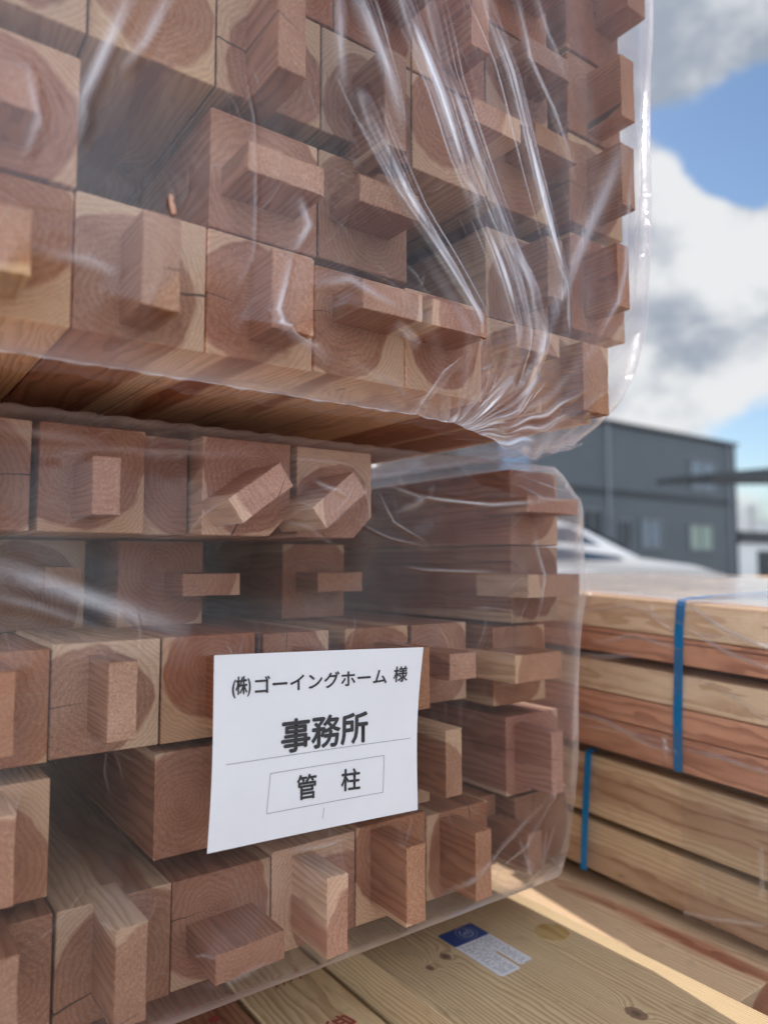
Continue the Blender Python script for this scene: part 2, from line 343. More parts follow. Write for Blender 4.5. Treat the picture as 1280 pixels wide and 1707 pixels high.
post(U,.815,.94,.632,.753,.66,'cedar post with upright tenon near the top right corner of the upper bundle',tb(1035,86,1060,203,.6),.6,tone=.9)
z0,z1=.724,.846
for i,(a,c) in enumerate(((.40,.52),(.5255,.648),(.65,.772))):
    post(U,a,c,z0,z1,.66,"cedar post in the upper fifth row, "+['beyond the top edge','just in view at the top between creases','beside the right end column'][i],(VT if i%2 else HT)((a+c)/2,.785),.605,tone=.9)
post(U,.815,.94,.757,.88,.66,'cedar post at the top right corner of the upper bundle with tenon against the wrap',tb(1045,-90,1077,30,.6),.6,tone=.85)
for i,(a,c) in enumerate(((.65,.772),(.815,.94))): post(U,a,c,.884,1.0,.66,"cedar post in the upper bundle's sixth row, above the photo"+[' left',' right'][i],tone=.85)
_p=[o for o in C.objects if str(o.get('label','')).startswith('orange cedar post with a splintered')][0]
_a=onY(290,356,.592); _b=onY(283,322,.592); bm=bmesh.new()
pts=[(0,.0026),(.35,.0032),(.6,.002),(.8,.0028),(1,.0006)]
tube(bm,[(_a.x+(_b.x-_a.x)*t+.0008*math.sin(t*9)-_p.location.x,.592-_p.location.y,_a.z+(_b.z-_a.z)*t-_p.location.z) for t,_ in pts],[r*.8 for _,r in pts],6)
link('splinter',bm,princ('raw_splinter',(.62,.34,.24),.8),_p)
# dunnage between the bundles, standing well inside
for i,y in enumerate((1.35,2.9)):
    bm=bmesh.new(); box(bm,-.1,.93,y,y+.09,.1575,.2025,.002); o=link('spacer_batten',bm,M['board2']); tag(o,'wooden spacer batten between the two bundles, '+('nearer' if i==0 else 'farther')+' one','batten','spacer battens between the bundles'); woodprops(o,1,1)
    bm=bmesh.new(); box(bm,-.1,1.0,y,y+.09,-.583,-.4815,.002); o=link('spacer_batten',bm,M['board2']); tag(o,'wooden bearer under the lower bundle, '+('nearer' if i==0 else 'farther')+' one','batten','bearers under the lower bundle'); woodprops(o,1,1)
# ---------------------------------------------------------------- plastic film material
def film_mat(name,milk,tint=(.97,.965,.97),mcol=(.80,.77,.80),rough=.13,bs=.35,refl=1.0):
    m,k,out=newmat(name)
    tc=k.node('ShaderNodeTexCoord').outputs['Object']
    fold=k.node('ShaderNodeAttribute',attribute_type='GEOMETRY',attribute_name='fold').outputs['Fac']
    bp=k.node('ShaderNodeBump'); bp.inputs['Strength'].default_value=bs; bp.inputs['Distance'].default_value=.004
    n1=k.noise(k.vm('MULTIPLY',tc,(1,1,.55)),26,3,.55,dist=.6); n2=k.noise(k.vm('MULTIPLY',tc,(1,1,.5)),130,2,.5,dist=.5)
    rd=k.m('ABSOLUTE',k.m('SUBTRACT',k.noise(tc,12,2,.5,dist=.8),.5)); rd=k.m('SUBTRACT',1.,k.m('MULTIPLY',rd,9.),clamp=True)
    h=k.m('ADD',k.m('MULTIPLY',n1,.9),k.m('ADD',k.m('MULTIPLY',n2,.10),k.m('MULTIPLY',rd,.10)))
    k.put(bp.inputs['Height'],h); N=bp.outputs[0]
    tr=k.node('ShaderNodeBsdfTransparent'); tr.inputs[0].default_value=rgb(*tint)
    gl=k.node('ShaderNodeBsdfGlossy'); gl.inputs['Roughness'].default_value=rough; gl.inputs['Color'].default_value=rgb(1,1,1); k.l.new(N,gl.inputs['Normal'])
    df=k.node('ShaderNodeBsdfDiffuse'); df.inputs[0].default_value=rgb(*mcol); k.l.new(N,df.inputs['Normal'])
    tl=k.node('ShaderNodeBsdfTranslucent'); tl.inputs[0].default_value=rgb(*mcol); k.l.new(N,tl.inputs['Normal'])
    ms=k.node('ShaderNodeMixShader'); ms.inputs[0].default_value=.42; k.l.new(df.outputs[0],ms.inputs[1]); k.l.new(tl.outputs[0],ms.inputs[2])
    lw=k.node('ShaderNodeLayerWeight'); lw.inputs[0].default_value=.5; k.l.new(N,lw.inputs['Normal'])
    f5=k.m('POWER',lw.outputs['Facing'],4.0)
    pv=k.noise(tc,9,3,.5)
    mk=k.m('ADD',k.m('MULTIPLY',k.mix(pv,.7,1.3,'FLOAT'),milk),k.m('ADD',k.m('MULTIPLY',fold,.92),k.m('MULTIPLY',f5,.22)),clamp=True)
    m1=k.node('ShaderNodeMixShader'); k.put(m1.inputs[0],mk); k.l.new(tr.outputs[0],m1.inputs[1]); k.l.new(ms.outputs[0],m1.inputs[2])
    fr=k.m('MULTIPLY',k.m('ADD',.085,k.m('MULTIPLY',f5,.75)),refl); fr=k.m('ADD',fr,k.m('MULTIPLY',fold,.34),clamp=True)
    m2=k.node('ShaderNodeMixShader'); k.put(m2.inputs[0],fr); k.l.new(m1.outputs[0],m2.inputs[1]); k.l.new(gl.outputs[0],m2.inputs[2])
    k.l.new(m2.outputs[0],out.inputs[0]); return m
M['film_up']=film_mat('clear_film_upper',.022,refl=.30,mcol=(.84,.78,.86),bs=.5)
M['film_low']=film_mat('clear_film_lower',.042,refl=.22,mcol=(.80,.74,.74),bs=.3)
M['film_side']=film_mat('clear_film_side',.03,refl=.8,rough=.16,bs=.5)
# ---------------------------------------------------------------- taut membrane over the posts and tenons
def raster(obs,xs,zs,Yb,pad=.002):
    d=np.full((len(zs),len(xs)),-1.0); Xg,Zg=np.meshgrid(xs,zs)
    for poly,D in obs:
        if Yb-D<-.03: continue
        x=[p[0] for p in poly]; inside=np.ones_like(Xg,bool); n=len(poly)
        for i in range(n):
            ax,az=poly[i]; bx,bz=poly[(i+1)%n]
            inside&=((bx-ax)*(Zg-az)-(bz-az)*(Xg-ax))>=-.0025*math.hypot(bx-ax,bz-az)
        d[inside]=np.maximum(d[inside],Yb-D+pad)
    return d
def relax(obs,top,bot,left,right,iters=900,press=.0,wx=1.,wz=1.):
    d=np.maximum(obs,0.0)*1.0
    for it in range(iters):
        p=np.pad(d,1,mode='edge')
        a=(wx*(p[1:-1,:-2]+p[1:-1,2:])+wz*(p[:-2,1:-1]+p[2:,1:-1]))/(2*(wx+wz))+press
        d=np.maximum(obs,a)
        if top is not None: d[-1]=top
        if bot is not None: d[0]=bot
        if right is not None: d[:,-1]=right
    return d
def up2(a):
    def f(a):
        b=np.empty((a.shape[0]*2-1,a.shape[1])); b[::2]=a; m=(a[:-1]+a[1:])/2
        m[1:-1]=(9*(a[1:-2]+a[2:-1])-(a[:-3]+a[3:]))/16 if a.shape[0]>4 else m[1:-1]
        b[1::2]=m; return b
    return f(f(a).T).T
def ridge(Xg,Zg,pts,w,taper=True):
    """distance profile to a polyline, 1 on the crest; returns profile, side sign"""
    wm=max(w) if isinstance(w,(tuple,list)) else w
    st=Zg[1,0]-Zg[0,0]; sx=Xg[0,1]-Xg[0,0]; H_,W_=Xg.shape
    c0=int(max(0,(min(p[0] for p in pts)-wm-Xg[0,0])/sx)); c1=int(min(W_,(max(p[0] for p in pts)+wm-Xg[0,0])/sx+2))
    r0=int(max(0,(min(p[1] for p in pts)-wm-Zg[0,0])/st)); r1=int(min(H_,(max(p[1] for p in pts)+wm-Zg[0,0])/st+2))
    sl=(slice(r0,max(r0,r1)),slice(c0,max(c0,c1)))
    if c1<=c0 or r1<=r0: return sl,np.zeros_like(Xg[sl])
    Xg=Xg[r0:r1,c0:c1]; Zg=Zg[r0:r1,c0:c1]
    out=np.zeros_like(Xg); tot=sum(math.hypot(b[0]-a[0],b[1]-a[1]) for a,b in zip(pts,pts[1:])); acc=0
    for a,b in zip(pts,pts[1:]):
        L=math.hypot(b[0]-a[0],b[1]-a[1]); tx,tz=(b[0]-a[0])/L,(b[1]-a[1])/L
        s=(Xg-a[0])*tx+(Zg-a[1])*tz; q=-(Xg-a[0])*tz+(Zg-a[1])*tx
        sc=np.clip(s,0,L); dist=np.hypot(s-sc,q); g=(acc+sc)/tot
        ww=w[0]+(w[1]-w[0])*g if isinstance(w,(tuple,list)) else w
        t=np.sin(np.clip(g,0.,1.)*math.pi)**.35 if taper else 1.
        out=np.maximum(out,(.5+.5*np.cos(np.clip(dist/ww,0,1)*math.pi))*t); acc+=L
    return sl,out
def vnoise(Xg,Zg,sx,sz,seed,ang=0):
    r=np.random.default_rng(seed); out=np.zeros_like(Xg); ca,sa=math.cos(ang),math.sin(ang)
    u=Xg*ca+Zg*sa; v=-Xg*sa+Zg*ca
    for i in range(14):
        kx=r.normal()*sx; kz=r.normal()*sz; out+=np.sin(u*kx+v*kz+r.uniform(0,6.28))
    return out/14**.5
def grid_mesh(name,P,fold,mat):
    nz,nx,_=P.shape; me=bpy.data.meshes.new(name)
    idx=np.arange(nz*nx).reshape(nz,nx)
    q=np.stack([idx[:-1,:-1],idx[:-1,1:],idx[1:,1:],idx[1:,:-1]],-1).reshape(-1,4)
    me.vertices.add(nz*nx); me.vertices.foreach_set('co',P.reshape(-1).astype(np.float32))
    me.loops.add(q.size); me.loops.foreach_set('vertex_index',q.reshape(-1).astype(np.int32))
    me.polygons.add(len(q)); me.polygons.foreach_set('loop_start',np.arange(0,q.size,4,dtype=np.int32))
    me.update(calc_edges=True); me.polygons.foreach_set('use_smooth',np.ones(len(q),bool))
    a=me.attributes.new('fold','FLOAT','POINT'); a.data.foreach_set('value',np.clip(fold,0,1).reshape(-1).astype(np.float32))
    me.materials.append(mat); me.validate()
    o=bpy.data.objects.new(name,me); C.objects.link(o); return o
def film(name,obs,xl,X1f,zb,zt,Yb,r,side,inset,mat,ridges,top_d,bot_d,amp,zcorner=None,dside=.008,closetop=True,extra=None,press=0.0,sag=None,nfine=60,zfan=None,edgef=1.):
    st=.005
    xs=np.arange(xl,1.25,st); sn=np.arange(0,1,1)
    X1=X1f(np.array([ (zb+zt)/2 ]))[0]
    nF=int(round((X1-r-xl)/st)); nA=int(round(r*math.pi/2/st)); nS=int(side/st)
    zs=np.arange(zb,zt+1e-6,st); s=np.arange(nF+nA+nS)*st
    ob=np.full((len(zs),len(s)),-1.)
    ob[:,:nF+3]=raster(obs,xl+s[:nF+3],zs,Yb); ob[:,nF+nA:]=.001
    d=relax(ob,top_d,bot_d,None,dside,press=press)
    # soften
    for _ in range(2):
        p=np.pad(d,1,mode='edge'); d2=(p[1:-1,:-2]+p[1:-1,2:]+p[:-2,1:-1]+p[2:,1:-1]+2*d)/6; d=np.maximum(d2,ob)
    d=up2(up2(d)); s2=np.arange(d.shape[1])*st/4; z2=zb+np.arange(d.shape[0])*st/4
    Sg,Zg=np.meshgrid(s2,z2); Xg=Sg+xl
    fold=np.zeros_like(d)
    rr_=random.Random(5); ridges=list(ridges)
    for pts,w,h,fo in list(ridges):
        if fo>=.55:
            w0=w[0] if isinstance(w,tuple) else w
            for q in range(5):
                o1=rr_.uniform(-1.6,1.6)*w0; o2=o1*rr_.uniform(.1,.8); n=len(pts); a=rr_.uniform(0,.4); b=rr_.uniform(.55,1)
                pp=[(x+o1+(o2-o1)*i/(n-1),z) for i,(x,z) in enumerate(pts)]
                i0=int(a*(n-1)); i1=max(i0+1,int(round(b*(n-1)))); ridges.append((pp[i0:i1+1],.0032,.0016,fo*rr_.uniform(.35,.75)))
    for poly,D in obs:
        if Yb-D<.02: continue
        for (x,z) in poly:
            if not(xl<x<1.0 and zb<z<zt): continue
            mx=sum(p[0] for p in poly)/4; mz=sum(p[1] for p in poly)/4
            for q in range(1 if rr_.random()<.6 else 2):
                a=math.atan2(z-mz,x-mx)+rr_.uniform(-.9,.9); L=rr_.uniform(.02,.07)
                ridges.append(([(x,z),(x+L*.5*math.cos(a),z+L*.5*math.sin(a)),(x+L*math.cos(a+.15),z+L*math.sin(a+.15))],(.0032,.0018),.0014,rr_.uniform(.04,.15)*edgef))
    for q in range(nfine):
        x=rr_.uniform(xl,1.0); z=rr_.uniform(zb,zt); a=(math.atan2(z-zfan[1],x-zfan[0]) if zfan and x>.35 else rr_.uniform(0,3.14))+rr_.gauss(0,.25); L=rr_.uniform(.02,.10)
        ridges.append(([(x,z),(x+L*.5*math.cos(a),z+L*.5*math.sin(a)),(x+L*math.cos(a+.1),z+L*math.sin(a+.1))],(.0025,.002),.0010,rr_.uniform(.04,.15)))
    for pts,w,h,fo in ridges:
        sl,g=ridge(Xg,Zg,pts,w)
        if not g.size: continue
        if fo>.6: stri=.62+.38*np.sin(g*13+2.5*vnoise(Xg[sl],Zg[sl],40,14,int(pts[0][0]*997)%97)); d[sl]+=g*h*.4+g*(stri-.6)*.0010
        else: stri=.85; d[sl]+=g*h*.45
        fold[sl]=np.maximum(fold[sl],(g**5*.95+g*.38)*stri*fo)
    d+=amp*(vnoise(Xg,Zg,14,9,3)*.6+vnoise(Xg,Zg,60,26,4,.5)*.18+vnoise(Xg,Zg,55,20,5,-.6)*.18)*np.clip((Zg-zb)/.02,0,1)
    if extra is not None: d,fold=extra(d,fold,Xg,Zg)
    # close over the top / bottom
    nT=int(inset/.005)
    ni=int(.03/.005)
    rows=[];frs=[]
    def row(dz,z,e,i):
        # path point for each s at row height, displaced outward by d and inset by e
        X1r=X1f(np.array([z]))[0]; a=(nF-.0)*st; scale=(X1r-r-xl)/(nF*st)
        front=s2<=a; arc=(s2>a)&(s2<=a+nA*st); x=np.where(front,xl+s2*scale,0.); y=np.full_like(x,Yb); nx=np.zeros_like(x); ny=-np.ones_like(x)
        th=np.clip((s2-a)/(nA*st),0,1)*math.pi/2
        x=np.where(arc,X1r-r+r*np.sin(th),x); y=np.where(arc,Yb+r-r*np.cos(th),y); nx=np.where(arc,np.sin(th),nx); ny=np.where(arc,-np.cos(th),ny)
        sd=s2>a+nA*st
        x=np.where(sd,X1r,x); y=np.where(sd,Yb+r+(s2-a-nA*st),y); nx=np.where(sd,1.,nx); ny=np.where(sd,0.,ny)
        x=x+nx*dz; y=y+ny*dz
        if e>0: x=np.minimum(x,X1r-e); y=np.maximum(y,Yb+e)
        return np.stack([x,y,np.full_like(x,z) if np.isscalar(z) else z],-1)
    N=d.shape[0]
    P=[]; Fd=[]
    if inset>0:
        for j in range(nT,0,-1):
            e=j*.005; zz=zb-.004*math.sin(min(1,e/.02)*math.pi/2)+.0012*np.sin(s2*190+e*60)+.0015*np.sin(s2*71-e*90)
            rr=row(d[0]*0+0,zb,e,0); rr[:,2]=zz; P.append(rr); Fd.append(fold[0]*0)
    for i in range(N): P.append(row(d[i],z2[i],0,i)); Fd.append(fold[i])
    if closetop:
        for j in range(1,nT+1):
            e=j*.005; zz=zt+.003*math.sin(min(1,e/.02)*math.pi/2)+.0012*np.sin(s2*170+e*50)
            rr=row(d[-1]*0,zt,e,0); rr[:,2]=zz; P.append(rr); Fd.append(fold[-1]*0)
    P=np.array(P)
    if sag: P=sag(P)
    return grid_mesh(name,P,np.array(Fd),mat)
# ridges given on the photograph's plane of the film, converted to metres
def R(D,*pp): return [(onY(x,y,D).x,onY(x,y,D).z) for x,y in pp]
Yl=.735
low_r=[
 (R(Yl,(-60,738),(200,742),(330,745),(500,757)),.012,.004,.25),
 (R(Yl,(500,757),(575,764),(640,786)),.007,.004,.45),
 (R(Yl,(640,786),(740,822),(850,838),(930,835)),.009,.005,.35),
 (R(Yl,(645,792),(690,868),(755,905)),.006,.0035,.28),
 (R(Yl,(590,862),(680,895),(760,912)),.006,.003,.2),
 (R(Yl,(700,942),(740,950),(850,955)),.006,.003,.2),
 (R(Yl,(870,785),(905,830),(965,835)),.008,.004,.3),
 (R(Yl,(905,790),(950,815),(968,800)),.006,.003,.4),
 (R(Yl,(900,880),(915,960),(905,1040)),.007,.003,.25),
 (R(Yl,(590,925),(520,880),(480,872)),.006,.003,.15),
 (R(Yl,(-60,925),(60,965),(200,1015),(330,1062)),.026,-.006,.32),(R(Yl,(-80,700),(60,708),(150,722),(235,745)),.018,.003,.30),(R(Yl,(240,705),(330,725),(430,738)),.014,.003,.16),  # sky reflection streak and pale haze put into the film's milkiness
 (R(Yl,(-60,985),(60,1010),(190,1050)),.016,.005,.1),
 (R(Yl,(940,1330),(880,1400),(800,1480),(740,1510)),.008,.006,.3),
 (R(Yl,(925,1360),(905,1420),(850,1470)),.006,.004,.3),
 (R(Yl,(945,1280),(930,1360),(900,1440)),.006,.004,.28),
 (R(Yl,(510,1430),(560,1420),(600,1405)),.004,.002,.2),
 (R(Yl,(380,1650),(430,1620),(470,1600)),.006,.003,.1),
 (R(Yl,(495,1250),(512,1278),(545,1300),(590,1290)),.006,.002,.22),(R(Yl,(370,1090),(410,1120),(480,1132)),.005,.002,.25),(R(Yl,(530,1165),(555,1150),(600,1130)),.008,.002,.18),(R(Yl,(640,1290),(600,1340),(540,1380)),.010,.002,.12),
]
def lx(z): return np.interp(z,[-.52,-.46,-.30,.10,.15,.17],[.965,.978,.982,.987,.98,.965])
def bulge(d,fold,X,Z):
    def crk(cx,cz,rx,rz,seed,a,amp):
        nonlocal d,fold
        m=np.clip(1.25-np.hypot((X-cx)/rx,(Z-cz)/rz),0,1); n=1-np.abs(vnoise(X,Z,48,20,seed,a))*2.2; n2=1-np.abs(vnoise(X,Z,30,52,seed+1,a))*2.2
        c=np.clip(np.maximum(n,n2),0,1)**2*m; d=d+c*.0022; fold=np.maximum(fold,c*amp)
    crk(.90,.135,.085,.03,5,.6,.45); crk(.86,-.45,.10,.06,9,-.7,.4); crk(.93,.0,.03,.10,12,.1,.25); crk(.47,.10,.03,.04,15,.8,.3); crk(.63,.09,.05,.05,18,.8,.25); crk(.3,.14,.5,.02,21,.0,.18)
    fold=np.maximum(fold,.62*np.exp(-((Z+.497)/.018)**2)+.22*np.exp(-((Z-.16)/.012)**2)+.14*np.clip((X-.90)/.05,0,1)*np.clip((1.02-X)/.05,0,1)+.035*np.clip(vnoise(X,Z,9,6,77),0,2))
    d=d+.012*np.exp(-(((X-.08)/.14)**2+((Z+.02+.35*(X-.08))/.05)**2))
    return d,fold
lf=film('plastic_wrap',LOW,-.32,lx,-.497,.160,.80,.05,1.4,.30,M['film_low'],low_r,.0,.0,.0016,extra=bulge)
tag(lf,'clear milky plastic wrap round the lower bundle of posts, behind which hangs the paper sign','plastic wrap')
Yu=.597
up_r=[
 (R(Yu,(575,-40),(615,60),(645,130),(672,215)),(.022,.014),.007,.55),
 (R(Yu,(592,150),(620,215),(680,330),(760,450),(858,608)),(.021,.012),.012,1.0),
 (R(Yu,(650,-40),(690,60),(735,160),(780,275),(815,350)),(.026,.020),.014,1.0),
 (R(Yu,(790,300),(815,360),(850,450),(888,540),(910,600)),(.022,.020),.012,.7),
 (R(Yu,(700,-40),(740,110),(800,250),(860,390),(905,480),(940,600)),(.022,.024),.012,.8),
 (R(Yu,(820,320),(850,400),(885,480),(925,590)),(.008,.008),.006,.8),
 (R(Yu,(795,-40),(815,30),(850,120),(905,300),(945,440),(978,582)),(.021,.011),.013,1.0),
 (R(Yu,(850,-40),(880,100),(920,180),(965,300)),(.012,.008),.008,.4),
 (R(Yu,(880,-40),(910,60),(945,130)),(.012,.008),.006,.3),
 (R(Yu,(1048,215),(985,380),(945,500),(935,600)),(.030,.024),.010,.45),
 (R(Yu,(925,520),(935,600),(945,670)),(.018,.016),.010,.6),
 (R(Yu,(1076,-20),(1072,300),(1062,500),(1040,620)),(.012,.012),.006,.5),
 (R(Yu,(1055,250),(1045,450),(1015,600)),(.010,.010),.005,.4),
 (R(Yu,(832,585),(820,620),(832,670),(855,705),(885,722)),(.010,.010),.010,.75),
 (R(Yu,(868,605),(890,650),(905,710)),(.014,.008),.012,.7),
 (R(Yu,(920,620),(913,660),(915,715)),(.017,.008),.012,.75),
 (R(Yu,(948,615),(950,660),(925,712)),(.012,.007),.010,.65),
 (R(Yu,(1020,672),(970,690),(925,715)),(.010,.009),.009,.7),
 (R(Yu,(1030,640),(975,670),(925,705)),(.008,.008),.008,.5),
 (R(Yu,(1000,700),(960,712),(920,722)),(.008,.008),.008,.6),
 (R(Yu,(497,420),(500,470),(502,520),(520,545),(600,580),(650,605)),(.008,.011),.008,.6),
 (R(Yu,(660,600),(760,640),(850,690)),(.010,.010),.006,.3),
 (R(Yu,(-40,560),(150,585),(400,620),(600,672),(800,700),(910,718)),(.020,.014),.006,.22),
 (R(Yu,(520,640),(700,690),(860,715)),(.014,.012),.005,.25),
 (R(Yu,(540,480),(600,470),(650,500),(690,520)),(.015,.012),.006,.25),
 (R(Yu,(500,330),(520,380),(500,430)),(.014,.010),.006,.35),
 (R(Yu,(420,200),(432,330),(440,430),(430,520)),(.006,.006),.003,.15),
 (R(Yu,(405,110),(425,200),(432,300)),(.004,.004),.003,.15),
 (R(Yu,(90,425),(180,440),(240,470)),(.012,.014),.005,.25),
 (R(Yu,(690,545),(735,575),(745,590)),(.010,.008),.006,.45),
 (R(Yu,(235,-40),(190,60),(145,160),(138,250)),(.016,.012),.008,.45),
 (R(Yu,(300,-40),(250,60),(200,120)),(.014,.012),.006,.25),
 (R(Yu,(-20,90),(50,110),(70,200),(40,290)),(.012,.012),.004,.25),
 (R(Yu,(560,-40),(560,80),(570,160)),(.016,.012),.006,.35),
]
kx,kz=onY(918,722,Yu).x,onY(918,722,Yu).z
def knot(d,fold,X,Z):
    dx,dz=X-kx,Z-kz; q=np.hypot(dx,dz); th=np.arctan2(dz,dx)
    g=np.clip(1-q/.12,0,1)**1.2
    pl=np.sin(th*19+1.5*np.sin(th*5))*.5+.5*np.sin(th*31+2)
    d=d+g*pl*.0035*np.clip(q/.02,0,1)
    fold=np.maximum(fold,np.clip(1-q/.05,0,1)*.75*(.6+.4*pl)); fold=np.maximum(fold,g*np.clip(pl,0,1)**2*.5)
    fold=np.maximum(fold,.34*np.exp(-((Z-.176)/.016)**2)+.05*np.clip(vnoise(X,Z,16,10,78,.5),0,2)+.05*np.clip(vnoise(X,Z,55,3.5,79,.26)-.1,0,1.6)*np.clip((X-.25)/.25,0,1)+.012+np.clip(1-q/.17,0,1)*.34*(.45+.55*pl)+.10*np.clip((X-.90)/.05,0,1)*np.clip((1.02-X)/.05,0,1))  # includes long bands that paint a broad sheen into the milkiness
    dr=np.clip((pl-.1),0,1)*np.clip(1-q/.30,0,1)*.35*(dz>0)
    return d,np.maximum(fold,dr)
def ux(z): return np.interp(z,[.150,.165,.185,.205,.24,.29,.36,.6],[.80,.84,.872,.895,.925,.948,.96,.966])
def upsag(P):
    x,y,z=P[...,0],P[...,1],P[...,2]
    w=np.clip((.30-z)/.12,0,1)**1.3
    g=np.exp(-((x-.715)/.085)**2)
    z2=z-w*.034*g+w*.004*np.sin(x*120)*g
    y2=y-w*g*.012
    return np.stack([x,y2,z2],-1)
uf=film('plastic_wrap',UP,-.32,ux,.176,.98,.655,.05,1.4,.045,M['film_up'],up_r,.055,-.012,.0020,extra=knot,closetop=False,press=.00002,sag=upsag,nfine=260,zfan=(.72,.16))
tag(uf,"glossy clear plastic wrap round the upper bundle, pulled into long bright folds",'plastic wrap')
# ---------------------------------------------------------------- paper sign
PY=.7265
Pc=[onY(345,1424,PY),onY(695,1350,PY),onY(705,1079,PY),onY(358,1093,PY)]   # BL BR TR TL
def bend(x,z):
    u=(x-Pc[0].x)/(Pc[1].x-Pc[0].x); v=(z-Pc[0].z)/(Pc[3].z-Pc[0].z)
    return PY+.0035*math.sin(u*3.1)*(.6+.4*v)-.0015*math.sin(v*5+u*2)
sign=empty('paper_sign',(0,0,0),label='white paper sheet printed with black Japanese lettering, held behind the plastic of the lower bundle',cat='paper sign')
bm=bmesh.new(); nu,nv=40,30; g=[]
for j in range(nv+1):
    for i in range(nu+1):
        u,v=i/nu,j/nv; p=(Pc[0]*(1-u)+Pc[1]*u)*(1-v)+(Pc[3]*(1-u)+Pc[2]*u)*v
        p=p.copy(); p.x+=.0035*math.sin(v*math.pi)*(-1 if u>.5 else .4)*abs(u-.5)*2
        g.append(bm.verts.new((p.x,bend(p.x,p.z),p.z)))
for j in range(nv):
    for i in range(nu): bm.faces.new((g[j*(nu+1)+i],g[j*(nu+1)+i+1],g[(j+1)*(nu+1)+i+1],g[(j+1)*(nu+1)+i]))
M['paper']=princ('paper',(.78,.79,.82),.75,spec=.2,noise=.02,nscale=12); M['ink']=princ('ink',(.035,.035,.04),.6)
link('sheet',bm,M['paper'],sign,True)
def text_mesh(body,bold=0.0,res=3):
    cu=bpy.data.curves.new('t','FONT'); cu.body=body; cu.size=1; cu.offset=bold; cu.resolution_u=res
    o=bpy.data.objects.new('t',cu); C.objects.link(o); dg=bpy.context.evaluated_depsgraph_get(); dg.update()
    me=bpy.data.meshes.new_from_object(o.evaluated_get(dg)); bpy.data.objects.remove(o); bpy.data.curves.remove(cu)
    co=np.array([v.co[:] for v in me.vertices]); lo,hi=co.min(0),co.max(0); co=(co-lo)/np.maximum(hi-lo,1e-6)
    return me,co
def put_text(name,body,P0,P1,P2,fn,parent,mat,bold=.012):
    """bounding box lower-left P0, lower-right P1, upper-left P2; fn lays the flat point on its surface"""
    me0,co=text_mesh(body,.003 if bold else 0.)
    bm=bmesh.new(); b=bold*.9; ex=(P1-P0)/(P1-P0).length; ey=(P2-P0)/(P2-P0).length; hgt=(P2-P0).length
    for i,(ox,oy) in enumerate(((0,0),(b,0),(-b,0),(0,b),(0,-b)) if b else ((0,0),)):
        t=me0.copy(); 
        for v,c in zip(t.vertices,co):
            q=fn(P0+(P1-P0)*c[0]+(P2-P0)*c[1]+(ex*ox+ey*oy)*hgt); v.co=q+DZ*(.00002*i)
        bm.from_mesh(t); bpy.data.meshes.remove(t)
    me=bpy.data.meshes.new(name); bm.to_mesh(me); bm.free()
    me.materials.append(mat)
    o=bpy.data.objects.new(name,me); C.objects.link(o); o.parent=parent; return o
DZ=Vector((0,-1,0))
onpaper=lambda p: Vector((p.x,bend(p.x,p.z)-.0007,p.z))
Q=lambda x,y: onY(x,y,PY)
put_text('lettering','(株)',Q(388,1165),Q(419,1161),Q(389,1130),onpaper,sign,M['ink'],.02)
put_text('lettering','ゴーイングホーム',Q(427,1158),Q(646,1140),Q(427,1129),onpaper,sign,M['ink'],.02)
put_text('lettering','様',Q(657,1138),Q(679,1136),Q(658,1112),onpaper,sign,M['ink'],.02)
put_text('lettering','事務所',Q(470,1257),Q(614,1237),Q(472,1202),onpaper,sign,M['ink'],.026)
put_text('lettering','管',Q(495,1335),Q(527,1330),Q(496,1294),onpaper,sign,M['ink'],.02)
put_text('lettering','柱',Q(569,1320),Q(600,1316),Q(570,1284),onpaper,sign,M['ink'],.02)
M['line']=princ('grey_line',(.30,.30,.33),.7)
def pline(name,pts,w=.0006):
    bm=bmesh.new()
    for a,b in zip(pts,pts[1:]):
        A,B=Q(*a),Q(*b); n=24; t=(B-A).normalized(); q=Vector((-t.z,0,t.x))*w/2; pr=None
        for i in range(n+1):
            c=A.lerp(B,i/n); u=bm.verts.new(onpaper(c+q)); v=bm.verts.new(onpaper(c-q))
            if pr: bm.faces.new((pr[0],pr[1],v,u))
            pr=(u,v)
    return link(name,bm,M['line'],sign)
pline('ruled_line',[(376,1275),(685,1231)]); pline('frame_line',[(451,1290),(641,1260),(638,1321),(444,1357),(451,1290)]); pline('tick_mark',[(540,1347),(538,1365)])
# ---------------------------------------------------------------- floor beams under the bundles
GZ=-.585
def beam(x0,x1,y0,y1,z0,z1,mat,label,name='lumber_beam',cat='beam',group=None,**kw):
    bm=bmesh.new(); box(bm,x0,x1,y0,y1,z0,z1,.0015)
    o=link(name,bm,mat); tag(o,label,cat,group); woodprops(o,0,0,**kw); return o
gl=beam(.643,.985,-1.4,3.6,-.70,GZ,M['pine'],"wide pale glulam beam lying flat with a blue and white sticker and knots",'glulam_beam','beam',pith=[.40,0.,-1.02],hr=3.,tone=1.0,seed=3)
gs=[]
beam(.498,.636,-1.4,3.6,-.75,-.645,M['pine'],'pale narrow beam with a red stamp lying left of the wide glulam beam',pith=[.60,0.,-.85],hr=3.,tone=.95,seed=9)
beam(.30,.490,-1.4,3.6,-.76,-.648,M['board'],'reddish beam with red chalk marks under the near edge of the lower bundle',pith=[.30,0.,-.85],hr=3.,tone=.8,seed=5)
beam(.09,.292,-1.4,3.6,-.76,-.650,M['board'],'reddish beam at the far left below the bundle, hidden in the corner',pith=[.10,0.,-.85],hr=3.,tone=.8,seed=8)
beam(1.0,1.22,.565,3.6,-.66,-.612,M['board'],'flat board with a pinkish surface lying in the gap beside the glulam beam',name='lumber_board',cat='board',pith=[1.12,0.,-.70],hr=.09,tone=1.0,seed=14)
